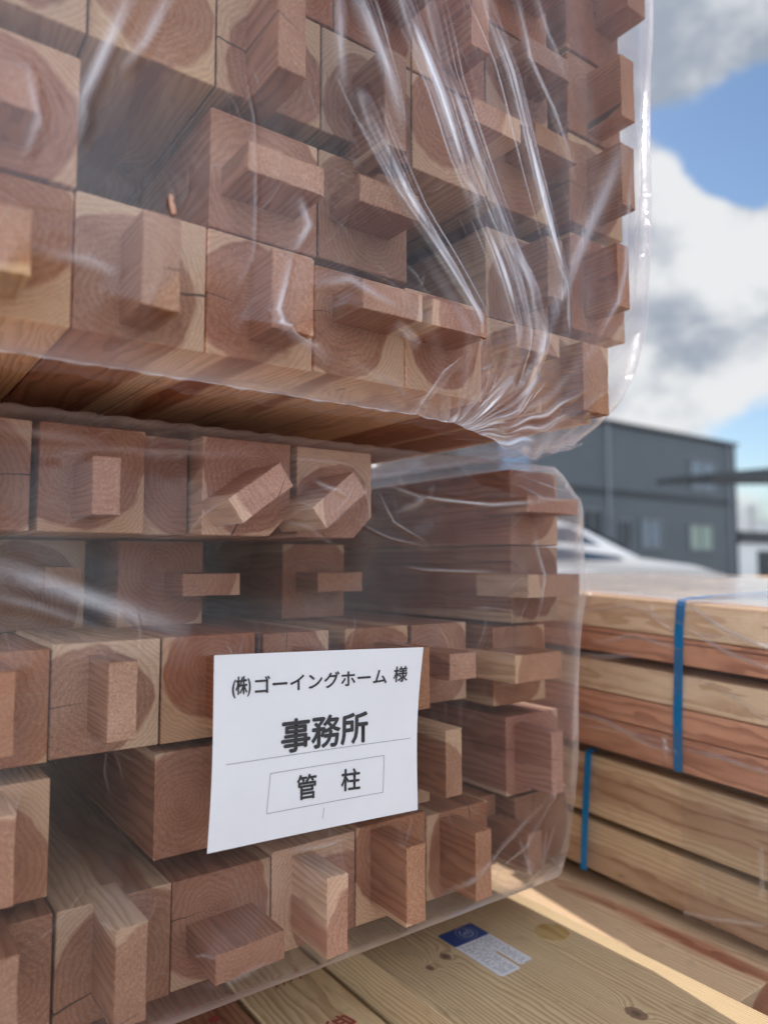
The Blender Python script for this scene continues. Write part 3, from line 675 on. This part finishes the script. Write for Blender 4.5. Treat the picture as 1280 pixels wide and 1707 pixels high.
beam(1.0,1.60,-1.4,3.6,-.76,-.665,M['board2'],'dark weathered beam low in the gap under the right hand stacks',pith=[1.1,0.,-.9],hr=3.,tone=.35,seed=15)
# red marks
M['red']=princ('red_stamp',(.42,.07,.06),.7,noise=.3,nscale=200)
def flat(z): return lambda p: Vector((p.x,p.y,z))
def Z(x,y,z): return onZ(x,y,z)
DZ=Vector((0,0,1))
narrow=[o for o in C.objects if o.name=='lumber_beam'][0]; redb=[o for o in C.objects if o.name=='lumber_beam.001'][0]
put_text('red_mark','2',Z(462,1650,-.644),Z(452,1632,-.644),Z(477,1642,-.644),flat(-.6440),narrow,M['red'],.02)
put_text('red_mark','7',Z(485,1640,-.644),Z(476,1622,-.644),Z(503,1632,-.644),flat(-.6440),narrow,M['red'],.02)
put_text('red_mark','検印',Z(524,1716,-.644),Z(568,1690,-.644),Z(552,1732,-.644),flat(-.6440),narrow,M['red'],.03)
put_text('red_mark','0',Z(300,1702,-.647),Z(286,1690,-.647),Z(330,1680,-.647),flat(-.6470),redb,M['red'],.0)
put_text('red_mark','1',Z(352,1708,-.647),Z(345,1700,-.647),Z(368,1700,-.647),flat(-.6470),redb,M['red'],.0)
bm=bmesh.new(); tube(bm,[(.925,.811,GZ-.002),(.925,.811,GZ+.0008)],.027,40); pg=link('wood_plug',bm,M['board2'],gl); woodprops(pg,0,0,tone=.8,hr=.0,pith=[.9,0.,-.7],crack=9.)
# sticker on the glulam
st=empty('label_sticker',(0,0,0),label='blue and white paper sticker with a round emblem and fine print on the glulam beam',cat='sticker')
M['stk']=princ('sticker_white',(.78,.78,.82),.45,noise=.03,nscale=60); M['blue']=princ('sticker_blue',(.012,.06,.22),.4); M['ltblue']=princ('emblem_line',(.55,.62,.75),.5)
sx0,sx1,sy1,sy0=.769,.841,.909,.768; szz=GZ+.0004
bm=bmesh.new()
def rp(bm,x0,x1,y0,y1,z,r=.004,cor=(1,1,1,1)):
    pts=[]
    for (cx,cy,a0,k) in ((x0+r,y0+r,180,0),(x1-r,y0+r,270,1),(x1-r,y1-r,0,2),(x0+r,y1-r,90,3)):
        if cor[k]:
            for i in range(6): a=math.radians(a0+i*18); pts.append((cx+r*math.cos(a),cy+r*math.sin(a),z))
        else: pts.append(((x0,x1,x1,x0)[k],(y0,y0,y1,y1)[k],z))
    bm.faces.new([bm.verts.new(p) for p in pts])
rp(bm,sx0,sx1,.822,.868,szz,.003,(0,0,1,1)); rp(bm,sx0,sx0+.0405,sy0,.8219,szz,.005,(1,1,0,0)); rp(bm,sx0+.0455,sx1,sy0+.006,.8219,szz,.006,(1,1,0,0))
link('sticker_sheet',bm,M['stk'],st)
bm=bmesh.new(); rp(bm,sx0,sx1,.866,sy1,szz+.0003,.003); link('blue_header',bm,M['blue'],st)
def ringm(name,cx,cy,r,w,n=40,a0=0,a1=360):
    bm=bmesh.new(); pr=None
    for i in range(n+1):
        a=math.radians(a0+(a1-a0)*i/n); u=bm.verts.new((cx+r*math.cos(a),cy+r*math.sin(a),szz+.0006)); v=bm.verts.new((cx+(r-w)*math.cos(a),cy+(r-w)*math.sin(a),szz+.0006))
        if pr: bm.faces.new((pr[0],u,v,pr[1]))
        pr=(u,v)
    return link(name,bm,M['ltblue'],st)
ecx,ecy=.812,.888; ringm('emblem_ring',ecx,ecy,.0175,.0006); ringm('emblem_ring',ecx,ecy,.0115,.0014,a0=110,a1=430)
put_text('emblem_letters','AS',Vector((ecx-.007,ecy-.004,0)),Vector((ecx+.006,ecy-.004,0)),Vector((ecx-.006,ecy+.005,0)),flat(szz+.0006),st,M['ltblue'],.01)
M['fine']=princ('fine_print',(.10,.10,.12),.6); bm=bmesh.new()
for y in np.arange(.774,.864,.0042):
    x=sx0+.004+random.uniform(0,.004)
    while x<sx1-.006:
        w=random.uniform(.001,.0038)
        if random.random()<.62 and not (y<.823 and sx0+.037<x+w and x<sx0+.048):
            vs=[bm.verts.new(p) for p in ((x,y,szz+.0003),(x+w,y,szz+.0003),(x+w,y+.0013,szz+.0003),(x,y+.0013,szz+.0003))]; bm.faces.new(vs)
        x+=w+random.uniform(.0004,.002)
link('fine_print',bm,M['fine'],st)
# ---------------------------------------------------------------- right hand stacks
PX=1.15
zz=[(-.058,-.117),(-.119,-.163),(-.181,-.236),(-.238,-.284),(-.286,-.343)]
tones=[.9,1.0,1.05,.98,.95]; lab=['top edge board of the upper right stack under shiny plastic','second edge board of the upper right stack above the black gap','pale edge board below the black gap of the upper right stack','reddish edge board fourth from the top of the upper right stack','bottom edge board of the upper right stack with a dark knot beside the blue strap']
hrs=[.06,.05,.028,.045,.055]
for i,(a,b) in enumerate(zz):
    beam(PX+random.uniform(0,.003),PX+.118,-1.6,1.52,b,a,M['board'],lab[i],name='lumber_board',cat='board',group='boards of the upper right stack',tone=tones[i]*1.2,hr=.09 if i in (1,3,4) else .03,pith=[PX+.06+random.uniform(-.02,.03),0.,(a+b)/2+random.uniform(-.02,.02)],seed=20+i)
    k=1
    if i==0:
        for k in range(1,9): beam(PX+.12*k,PX+.12*k+.1185,-1.6,1.52,b,a+random.uniform(-.002,.001),M['board'],'sunlit top board of the upper right stack, number %d from its near edge'%(k+1),name='lumber_board',cat='board',group='boards of the upper right stack',tone=1.35,hr=.02,pith=[PX+.12*k+.06,0.,(a+b)/2-.03],seed=30+k)  # top boards made paler, sunlight put into their tone
    else:
        beam(PX+.12,PX+1.08,-1.6,1.52,b,a,M['board'],'inner board layer of the upper right stack below layer %d'%i,name='lumber_board',cat='board',group='boards of the upper right stack',tone=.9,pith=[PX+.5,0.,-.5],seed=40+i)
for i,(a,b) in enumerate(((-.364,-.474),(-.489,-.580))):
    beam(PX+.010+.003*i,PX+.125,-1.6,1.52,b,a,M['board2'],['tan beam with a round knot at the top of the lower right stack','tan beam with a reddish streak at the bottom of the lower right stack'][i],cat='beam',group='beams of the lower right stack',hr=.05,pith=[PX+.05,0.,(a+b)/2-.03*i],tone=1.2,seed=52+i)
    beam(PX+.125,PX+1.05,-1.6,1.52,b,a,M['board2'],'inner beam layer of the lower right stack, '+('upper' if i==0 else 'lower'),cat='beam',group='beams of the lower right stack',pith=[PX+.5,0.,-.7],hr=.1,tone=.9,seed=60+i)
for i,y in enumerate((-1.0,.2,1.45)):
    bm=bmesh.new(); box(bm,PX+.22,PX+1.0,y,y+.08,-.366,-.352,.001); box(bm,PX+.22,PX+1.0,y,y+.08,-.485,-.473,.001); box(bm,PX+.22,PX+1.0,y,y+.08,-.177,-.166,.001); box(bm,PX+.22,PX+1.0,y,y+.08,-.664,-.579,.001)
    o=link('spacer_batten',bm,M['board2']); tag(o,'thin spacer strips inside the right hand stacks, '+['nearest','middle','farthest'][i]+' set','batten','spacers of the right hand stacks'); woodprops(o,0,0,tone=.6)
# more stacks beyond, same height
for i in range(4):
    x0=2.32+i*1.15; t=empty('lumber_stack',(x0,.3,-1.0),label='sunlit stack of boards beyond the near right stack, '+['nearest','second','third','farthest'][i]+' one',cat='lumber stack',group='stacks of boards beyond')
    for j in range(9):
        bm=bmesh.new(); box(bm,.12*j+.001,.12*j+.119,-2.2,2.6+random.uniform(-.03,.03),.52,.935+random.uniform(-.004,.004)-.02*i,.002)
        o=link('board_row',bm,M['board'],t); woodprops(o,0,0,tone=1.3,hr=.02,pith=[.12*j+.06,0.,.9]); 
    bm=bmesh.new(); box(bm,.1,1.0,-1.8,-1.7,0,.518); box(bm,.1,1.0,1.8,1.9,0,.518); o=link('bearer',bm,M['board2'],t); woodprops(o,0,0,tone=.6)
TILT=.042
for o in list(C.objects):
    if o.get('group') in ('boards of the upper right stack','beams of the lower right stack'):
        o.rotation_euler.x=TILT; o.location=Vector((0,.93*(1-math.cos(TILT)),-.93*math.sin(TILT)))
# straps
M['strap']=princ('blue_strap',(.02,.33,.74),.3,noise=.08,nscale=90,bump=.3)
def strap(pts,w,label):
    bm=bmesh.new(); pr=None
    for p,dn in pts:
        p=Vector(p)+Vector((0,0,TILT*(p[1]-.93)+.0)); a=bm.verts.new(p+Vector((0,-w/2,0))); b=bm.verts.new(p+Vector((0,w/2,0))); 
        if pr: bm.faces.new((pr[0],pr[1],b,a))
        pr=(a,b)
    bmesh.ops.solidify(bm,geom=bm.faces[:],thickness=.0013)
    o=link('packing_strap',bm,M['strap']); tag(o,label,'strap','blue packing straps'); return o
xs_=PX-.004
strap([((xs_+.004,.723,-.3445),0),((xs_,.722,-.340),0),((xs_-.0012,.720,-.26),0),((xs_,.716,-.17),0),((xs_-.001,.713,-.11),0),((xs_,.709,-.062),0),((PX+.003,.709,-.0515),0),((PX+.1,.710,-.0480),0),((PX+.45,.712,-.046),0),((PX+1.08,.715,-.053),0),((PX+1.084,.715,-.34),0)],.0165,'bright blue flat packing strap round the upper right stack')
strap([((xs_,.925,-.579),0),((xs_-.001,.917,-.47),0),((xs_,.908,-.356),0),((PX+.01,.908,-.3525),0),((PX+.2,.908,-.3525),0)],.0155,'darker blue packing strap round the lower right stack in its shade')
# film over the upper right stack side
def sidefilm(name,z0,z1,y0,y1,topw,ridges,mat,label,seed):
    st=.0035; ys=np.arange(y0,y1,st); hs=np.arange(0,(z1-z0)+topw,st); Yg,Hg=np.meshgrid(ys,hs); H=z1-z0
    d=.0035+.0016*vnoise(Yg,Hg,16,24,seed)+.0008*vnoise(Yg,Hg,70,50,seed+1,.5)+.002*np.sin(np.clip(Hg/H,0,1)*math.pi*2)**2
    fold=np.zeros_like(d)
    for pts,w,h,fo in ridges:
        sl,g=ridge(Yg,Hg+z0,[(onX(x,y,PX-.006).y,onX(x,y,PX-.006).z-TILT*(onX(x,y,PX-.006).y-.93)) for x,y in pts],w); d[sl]+=g*h; fold[sl]=np.maximum(fold[sl],g*fo)
    d=d*np.clip(1-np.exp(-((Yg-.716)/.03)**2)*.9,0,1)+.0012
    top=Hg>H
    X=np.where(top,PX+(Hg-H),PX-.003-d); Zz=np.where(top,z1+.0025+d*.5,z0+Hg)
    Zz=Zz+TILT*(Yg-.93); fold=np.where(top,np.maximum(fold,.38+.12*vnoise(Yg,Hg,30,12,seed+5)),fold)  # top of the film whitened to imitate sun glare
    return tag(grid_mesh(name,np.stack([X,Yg,Zz],-1),fold,mat),label,'plastic wrap')
sidefilm('plastic_wrap',-.346,-.055,-.4,1.5,1.05,[
 ([(1135,1085),(1060,1060),(985,1075)],.006,.005,.35),([(1135,1040),(1050,1010),(960,1020)],.005,.004,.4),([(1130,1060),(1090,1030),(1080,1003)],.005,.004,.35),
 ([(1145,1008),(1210,1050),(1285,1082)],.006,.006,.75),([(1145,1050),(1220,1090),(1285,1115)],.006,.005,.5),([(1150,1055),(1200,1062),(1285,1075)],.0035,.003,.5),
 ([(950,1185),(1010,1200),(1080,1240),(1130,1255)],.007,.005,.45),([(950,1205),(1040,1218),(1120,1240)],.005,.004,.3),([(1145,1250),(1200,1262),(1285,1290)],.005,.004,.5),
 ([(1150,1125),(1220,1160),(1285,1205)],.005,.004,.25),([(1105,1225),(1112,1265)],.004,.003,.5),([(965,1090),(1010,1096),(1060,1092)],.006,.004,.5),([(990,985),(950,1050),(965,1075)],.007,.005,.4)],
 M['film_side'],'thin clear plastic wrap with stray creases over the upper right stack',31)
sidefilm('plastic_wrap',-.580,-.352,-.3,.72,0.0,[([(1100,1515),(1180,1530),(1285,1545)],.005,.004,.4),([(1270,1410),(1272,1470),(1268,1500)],.006,.004,.35),([(1170,1450),(1180,1500)],.004,.003,.2)],
 M['film_side'],'thin clear plastic over the near part of the lower right stack',41)
# ---------------------------------------------------------------- yard and background
bm=bmesh.new(); n=1; box(bm,-400,400,-400,400,-1.4,-1.0); M['yard']=princ('yard_concrete',(.44,.43,.41),.9,noise=.18,nscale=1.5,bump=.3)
tag(link('ground',bm,M['yard']),None,None,None,'structure')
# stack under the bundles down to the ground
for i,(a,b) in enumerate(((.1,.55),(.56,1.0),(1.01,1.6))):
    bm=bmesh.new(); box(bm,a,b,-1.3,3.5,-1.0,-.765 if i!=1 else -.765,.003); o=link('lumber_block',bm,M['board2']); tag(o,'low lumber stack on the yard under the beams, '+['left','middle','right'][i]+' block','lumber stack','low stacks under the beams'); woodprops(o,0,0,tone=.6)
# building
def wallmat():
    m,k,out=newmat('grey_cladding'); b=k.node('ShaderNodeBsdfPrincipled'); tc=k.node('ShaderNodeTexCoord').outputs['Object']
    x,y,z=k.sep(tc); s=k.m('SINE',k.m('MULTIPLY',x,26.)); f=k.ss(s,.75,.98)
    c=k.mix(f,rgb(.088,.105,.12),rgb(.06,.072,.085)); c=k.mix(k.ss(k.noise(tc,.8,4,.6),.3,.8,0,.35),c,rgb(.12,.135,.15))
    k.put(b.inputs['Base Color'],c); b.inputs['Roughness'].default_value=.45
    bp=k.node('ShaderNodeBump'); bp.inputs['Strength'].default_value=.6; bp.inputs['Distance'].default_value=.03; k.put(bp.inputs['Height'],s); k.l.new(bp.outputs[0],b.inputs['Normal'])
    k.l.new(b.outputs[0],out.inputs[0]); return m
M['wall']=wallmat(); M['dark']=princ('dark_trim',(.03,.035,.04),.5,noise=.1); M['glass']=princ('window_glass',(.17,.21,.25),.15,spec=.6); M['glassg']=princ('blind_glass',(.26,.33,.28),.3); M['frame']=princ('window_frame',(.25,.27,.3),.4,metal=.6)
M['white']=princ('white_paint',(.72,.73,.74),.35,spec=.6,noise=.03,nscale=3); M['bluegl']=princ('pale_blue_panel',(.20,.30,.42),.25)
BY=17.6; bl=empty('office_building',(0,BY,-1.0),label='dark grey two storey steel clad office building across the yard',cat='building')
def zat(px,py): p=onY(px,py,BY); return p.x,p.z+1.0
bx0,bx1=13.6,onY(1225,800,BY).x; bh=zat(1225,745)[1]; 
bm=bmesh.new(); box(bm,bx0,bx1,0,9,0,bh,.02); link('wall',bm,M['wall'],bl)
bm=bmesh.new(); box(bm,bx0-.15,bx1+.15,-.15,9.15,bh+.003,bh+.16,.02); link('roof',bm,M['dark'],bl)
zb1=zat(1100,828)[1]; bm=bmesh.new(); box(bm,bx0,bx1+.04,-.06,-.003,zb1-.12,zb1+.12,.01); link('floor_band',bm,M['dark'],bl)
bm=bmesh.new(); box(bm,bx1-.14,bx1+.03,-.05,.1,0,bh-.01,.01); link('corner_trim',bm,M['dark'],bl)
def win(p0,p1,mat,nm='window'):
    x0,za=zat(*p0); x1,zb=zat(*p1); z0_,z1_=min(za,zb),max(za,zb)
    bm=bmesh.new()
    for q in ((x0-.06,x0,z0_-.06,z1_+.06),(x1,x1+.06,z0_-.06,z1_+.06),(x0,x1,z1_,z1_+.06),(x0,x1,z0_-.06,z0_),((x0+x1)/2-.03,(x0+x1)/2+.03,z0_,z1_)): box(bm,q[0],q[1],-.08,.03,q[2],q[3])
    f=link(nm,bm,M['frame'],bl); bm=bmesh.new(); box(bm,x0,x1,-.03,-.01,z0_,z1_); link('pane',bm,mat,f)
win((1150,768),(1190,818),M['glass']); win((1148,876),(1186,916),M['glassg']); win((1068,868),(1100,912),M['glass']); win((1030,868),(1050,912),M['dark'])
win((968,850),(1002,905),M['dark'])
for px_ in (1010,1212):
    x0,_=zat(px_,760); bm=bmesh.new(); tube(bm,[(x0,-.09,0),(x0,-.09,bh)],.05); link('downpipe',bm,M['frame'],bl)
x0,_=zat(832,760); x1,_=zat(880,760); bm=bmesh.new(); box(bm,x0,x1,-.07,-.004,.1,bh-.3,.01); link('glazed_strip',bm,M['bluegl'],bl)
x0,_=zat(700,760); x1,_=zat(760,760); bm=bmesh.new(); box(bm,max(bx0,x0),x1,-.08,-.004,.1,bh-.6,.01); link('entrance_recess',bm,M['dark'],bl)
# dark canopy to the right (nearer than the building)
cp=empty('shed_canopy',(0,0,0),label='dark flat canopy roof poking in from the right edge before the building corner',cat='canopy')
CY=9.0; a=onY(1187,790,CY); b=onY(1400,775,CY); bm=bmesh.new(); 
vs=[(a.x,CY,a.z-.09),(a.x,CY,a.z+.03),(b.x,CY,b.z+.10),(b.x,CY,b.z-.42)]; 
A=[bm.verts.new(v) for v in vs]; Bv=[bm.verts.new((v[0]+.2,v[1]+1.6,v[2])) for v in vs]; bm.faces.new(A); bm.faces.new(Bv[::-1])
for i in range(4): bm.faces.new((A[(i+1)%4],A[i],Bv[i],Bv[(i+1)%4]))
link('canopy_roof',bm,M['dark'],cp)
bm=bmesh.new(); box(bm,b.x-.2,b.x-.1,CY+.3,CY+.4,-1.0,b.z); link('post',bm,M['dark'],cp)
# far low wall / sheds right of the building
ls=empty('storage_shed',(0,0,0),label='low pale storage shed with a dark roof beyond the right side of the office building',cat='shed')
SY=20.; p=onY(1228,905,SY); q=onY(1400,905,SY); bm=bmesh.new(); box(bm,p.x+.2,q.x+3,SY,SY+4,-1.0,onY(1250,905,SY).z,.01); link('wall',bm,M['white'],ls)
bm=bmesh.new(); box(bm,p.x+.05,q.x+3.1,SY-.2,SY+4.2,onY(1250,905,SY).z+.003,onY(1250,886,SY).z,.02); link('roof',bm,M['dark'],ls)
bm=bmesh.new(); u=onY(1262,925,SY); v=onY(1285,925,SY); box(bm,u.x,v.x,SY-.05,SY-.003,-1.0,onY(1262,918,SY).z); link('door',bm,M['dark'],ls)
ut=onY(1252,840,26.); bm=bmesh.new(); tube(bm,[(ut.x,26,-1),(ut.x,26,ut.z)],[.16,.11]); box(bm,ut.x-.5,ut.x+.5,25.95,26.05,ut.z-.5,ut.z-.4); tag(link('utility_pole',bm,princ('pole',(.35,.35,.35),.8)),'faint grey utility pole far beyond the shed roof','pole')
# tree behind left of the building
tr=empty('dark_tree',(9.8,15.5,-1.0),label='small dark evergreen tree left of the office building behind the bundles',cat='tree')
bm=bmesh.new(); tube(bm,[(0,0,0),(.05,0,1.5),(0,.05,3.2)],[.14,.1,.04]); link('trunk',bm,princ('bark',(.12,.09,.07),.9,noise=.3),tr)
bm=bmesh.new()
for i in range(5200):
    h=random.uniform(1.1,4.6); rr=1.25*math.sin(min(1,(4.9-h)/3.6)*1.5)*random.uniform(.2,1)**.5*(.8+.3*math.sin(h*5)); a=random.uniform(0,6.28)
    c=Vector((rr*math.cos(a),rr*math.sin(a),h)); v=[c+Vector((random.gauss(0,.07),random.gauss(0,.07),random.gauss(0,.07))) for _ in range(3)]; bm.faces.new([bm.verts.new(w) for w in v])
link('crown',bm,princ('leaf',(.045,.075,.04),.7,noise=.4,nscale=3),tr)
# ---------------------------------------------------------------- white car
car=empty('parked_car',(6.95,6.0,-1.0),0,label='white parked car with blue reflections on its windscreen beyond the stacks',cat='car')
cd=math.radians(-34); car.rotation_euler=(0,0,cd); car.location=(7.0,6.2,-1.04)
prof=[(-2.1,.35),(-2.15,.75),(-2.05,1.0),(-1.9,1.5),(-1.5,1.62),(-.2,1.64),(.25,1.5),(.95,1.13),(1.6,1.04),(2.0,.92),(2.15,.7),(2.12,.35)]
def carbody():
    bm=bmesh.new(); W=.83; rows=[]
    pr=[]; 
    for (a,b) in zip(prof,prof[1:]):
        for t in (0,.25,.5,.75): pr.append((a[0]+(b[0]-a[0])*t,a[1]+(b[1]-a[1])*t))
    pr.append(prof[-1])
    for (x,z) in pr:
        w=W-(max(0,z-1.0)**1.3)*.32-(.10 if abs(x)>1.9 else 0); rows.append([bm.verts.new((x,s*w*f,z-(.035*abs(f)**3 if z>.5 else 0))) for s,f in ((-1,1),(-1,.8),(-1,.4),(1,0),(1,.4),(1,.8),(1,1))])
    for A,B in zip(rows,rows[1:]):
        for j in range(6): bm.faces.new((A[j],A[j+1],B[j+1],B[j]))
    for s in (0,6):
        vs=[r[s] for r in rows]; bm.faces.new(vs if s==0 else vs[::-1])
    bmesh.ops.recalc_face_normals(bm,faces=bm.faces[:]); return bm
link('body',carbody(),M['white'],car,False)
M['wind']=princ('windscreen',(.05,.10,.18),.05,spec=1.0); M['skyblue']=princ('blue_dash_sheet',(.05,.2,.55),.3)
def quad(name,pts,mat,parent,th=.008):
    bm=bmesh.new(); f=bm.faces.new([bm.verts.new(p) for p in pts]); bmesh.ops.solidify(bm,geom=[f],thickness=th); return link(name,bm,mat,parent)
quad('windscreen',[(.30,-.66,1.495),(.92,-.74,1.165),(.92,.74,1.165),(.30,.66,1.495)],M['wind'],car)
quad('side_window',[(-1.5,-.772,1.08),(.75,-.80,1.08),(.15,-.722,1.47),(-1.35,-.70,1.52)],M['wind'],car)
for x in (-1.35,1.35):
    for s in (-1,1):
        bm=bmesh.new(); tube(bm,[(x,s*.66,.32),(x,s*.86,.32)],.32,24); w=link('wheel',bm,princ('tyre',(.02,.02,.02),.8),car)
        bm=bmesh.new(); tube(bm,[(x,s*.85,.32),(x,s*.872,.32)],.19,20); link('rim',bm,M['frame'],w)
for s in (-1,1):
    bm=bmesh.new(); box(bm,1.98,2.16,s*.62-.16,s*.62+.16,.66,.82,.03); link('headlight',bm,M['glass'],car)
# ---------------------------------------------------------------- world
w=bpy.data.worlds.new('World'); S.world=w; w.use_nodes=True; k=NT(w.node_tree); k.n.clear()
SAZ=math.radians(8.8); SEL=math.radians(31)
sky=k.node('ShaderNodeTexSky'); sky.sky_type='NISHITA'; sky.sun_disc=False; sky.sun_elevation=SEL; sky.sun_rotation=SAZ; sky.air_density=1.1; sky.dust_density=.6; sky.ozone_density=3.0
bg=k.node('ShaderNodeBackground'); k.l.new(sky.outputs[0],bg.inputs[0]); bg.inputs[1].default_value=.10
tc=k.node('ShaderNodeTexCoord').outputs['Generated']
dirn=k.vm('NORMALIZE',tc); dx,dy,dz=k.sep(dirn)
def G(px,py,s,amp):
    r=ray(px,py).normalized(); d=k.vm('DISTANCE',dirn,tuple(r)); return k.m('MULTIPLY',k.m('POWER',2.718,k.m('MULTIPLY',k.m('MULTIPLY',d,d),-1/(s*s))),amp)
st_=k.vm('MULTIPLY',dirn,(1,1,1.5)); nz=k.noise(st_,3.6,4,.56,dist=.15); n3=k.noise(st_,11,5,.62)
cov=k.m('ADD',nz,k.m('MULTIPLY',n3,.34))
for a in ((1210,255,.052,-.42),(1265,215,.06,-.35),(1215,300,.03,-.25),(1255,330,.03,-.3),(1100,215,.03,-.12),(1160,205,.04,-.12),(1268,745,.05,-.22),(1170,335,.075,.22),(1240,400,.06,.2),(1110,480,.12,.25),(1120,60,.13,.28),(1270,40,.07,.05),(1110,670,.08,.2)):
    cov=k.m('ADD',cov,G(*a))
cm=k.ss(cov,.58,.72)
tt=k.m('ADD',k.m('MULTIPLY',dx,-.72),k.m('MULTIPLY',dy,-.70)); cm=k.m('MAXIMUM',cm,k.ss(tt,-.12,.35,0,.9))  # cloud cover added on the unseen side, as fill light
shade=k.noise(k.vm('ADD',st_,(3.3,1.7,.25)),4.2,3,.55)
sh=k.m('ADD',shade,k.m('MULTIPLY',k.m('SUBTRACT',n3,.5),1.5))
for a in ((1150,130,.10,-.22),(1170,520,.06,-.06),(1140,310,.045,.40),(1235,400,.06,.5),(1100,300,.05,.3),(1190,440,.03,.15),(1110,680,.05,.30),(1220,700,.04,.15),(1130,370,.05,.12),(1240,20,.07,.12),(1265,655,.05,.25)):
    sh=k.m('ADD',sh,G(*a))
cc=k.mix(k.ss(sh,.30,.88),rgb(.44,.50,.60),rgb(1.02,1.04,1.06))
bright=k.mix(k.ss(tt,-.25,.55),.56,1.75,'FLOAT')  # unseen clouds brightened to light the shaded wood and right stack
bg2=k.node('ShaderNodeBackground'); k.l.new(cc,bg2.inputs[0]); k.put(bg2.inputs[1],bright)
mx=k.node('ShaderNodeMixShader'); k.put(mx.inputs[0],cm); k.l.new(bg.outputs[0],mx.inputs[1]); k.l.new(bg2.outputs[0],mx.inputs[2])
wo=k.node('ShaderNodeOutputWorld'); k.l.new(mx.outputs[0],wo.inputs[0])
# sun
sl=bpy.data.lights.new('sun','SUN'); sl.energy=4.0; sl.angle=math.radians(.5); sl.color=(1,.95,.89); so=bpy.data.objects.new('sun',sl); C.objects.link(so)
sd=Vector((math.sin(SAZ)*math.cos(SEL),math.cos(SAZ)*math.cos(SEL),math.sin(SEL))); so.rotation_euler=sd.to_track_quat('Z','Y').to_euler()
# camera
cam=bpy.data.cameras.new('camera'); co=bpy.data.objects.new('camera',cam); C.objects.link(co); S.camera=co
cam.sensor_fit='HORIZONTAL'; cam.sensor_width=36; cam.lens=36*F/1280; cam.clip_start=.02; cam.clip_end=2000
co.rotation_euler=(math.pi/2+PIT,0,-YAW)
cam.dof.use_dof=True; cam.dof.focus_distance=.86; cam.dof.aperture_fstop=cam.lens/1000/.0115
S.view_settings.view_transform='Standard'; S.view_settings.look='None'; S.view_settings.exposure=.54; S.view_settings.gamma=1
S.render.engine='CYCLES'; S.cycles.transparent_max_bounces=14; S.cycles.max_bounces=5; S.cycles.diffuse_bounces=3; S.cycles.glossy_bounces=2; S.cycles.use_adaptive_sampling=True; S.cycles.adaptive_threshold=.035; w.cycles.sampling_method='MANUAL'; w.cycles.sample_map_resolution=256; S.cycles.use_denoising=True; S.cycles.caustics_reflective=False
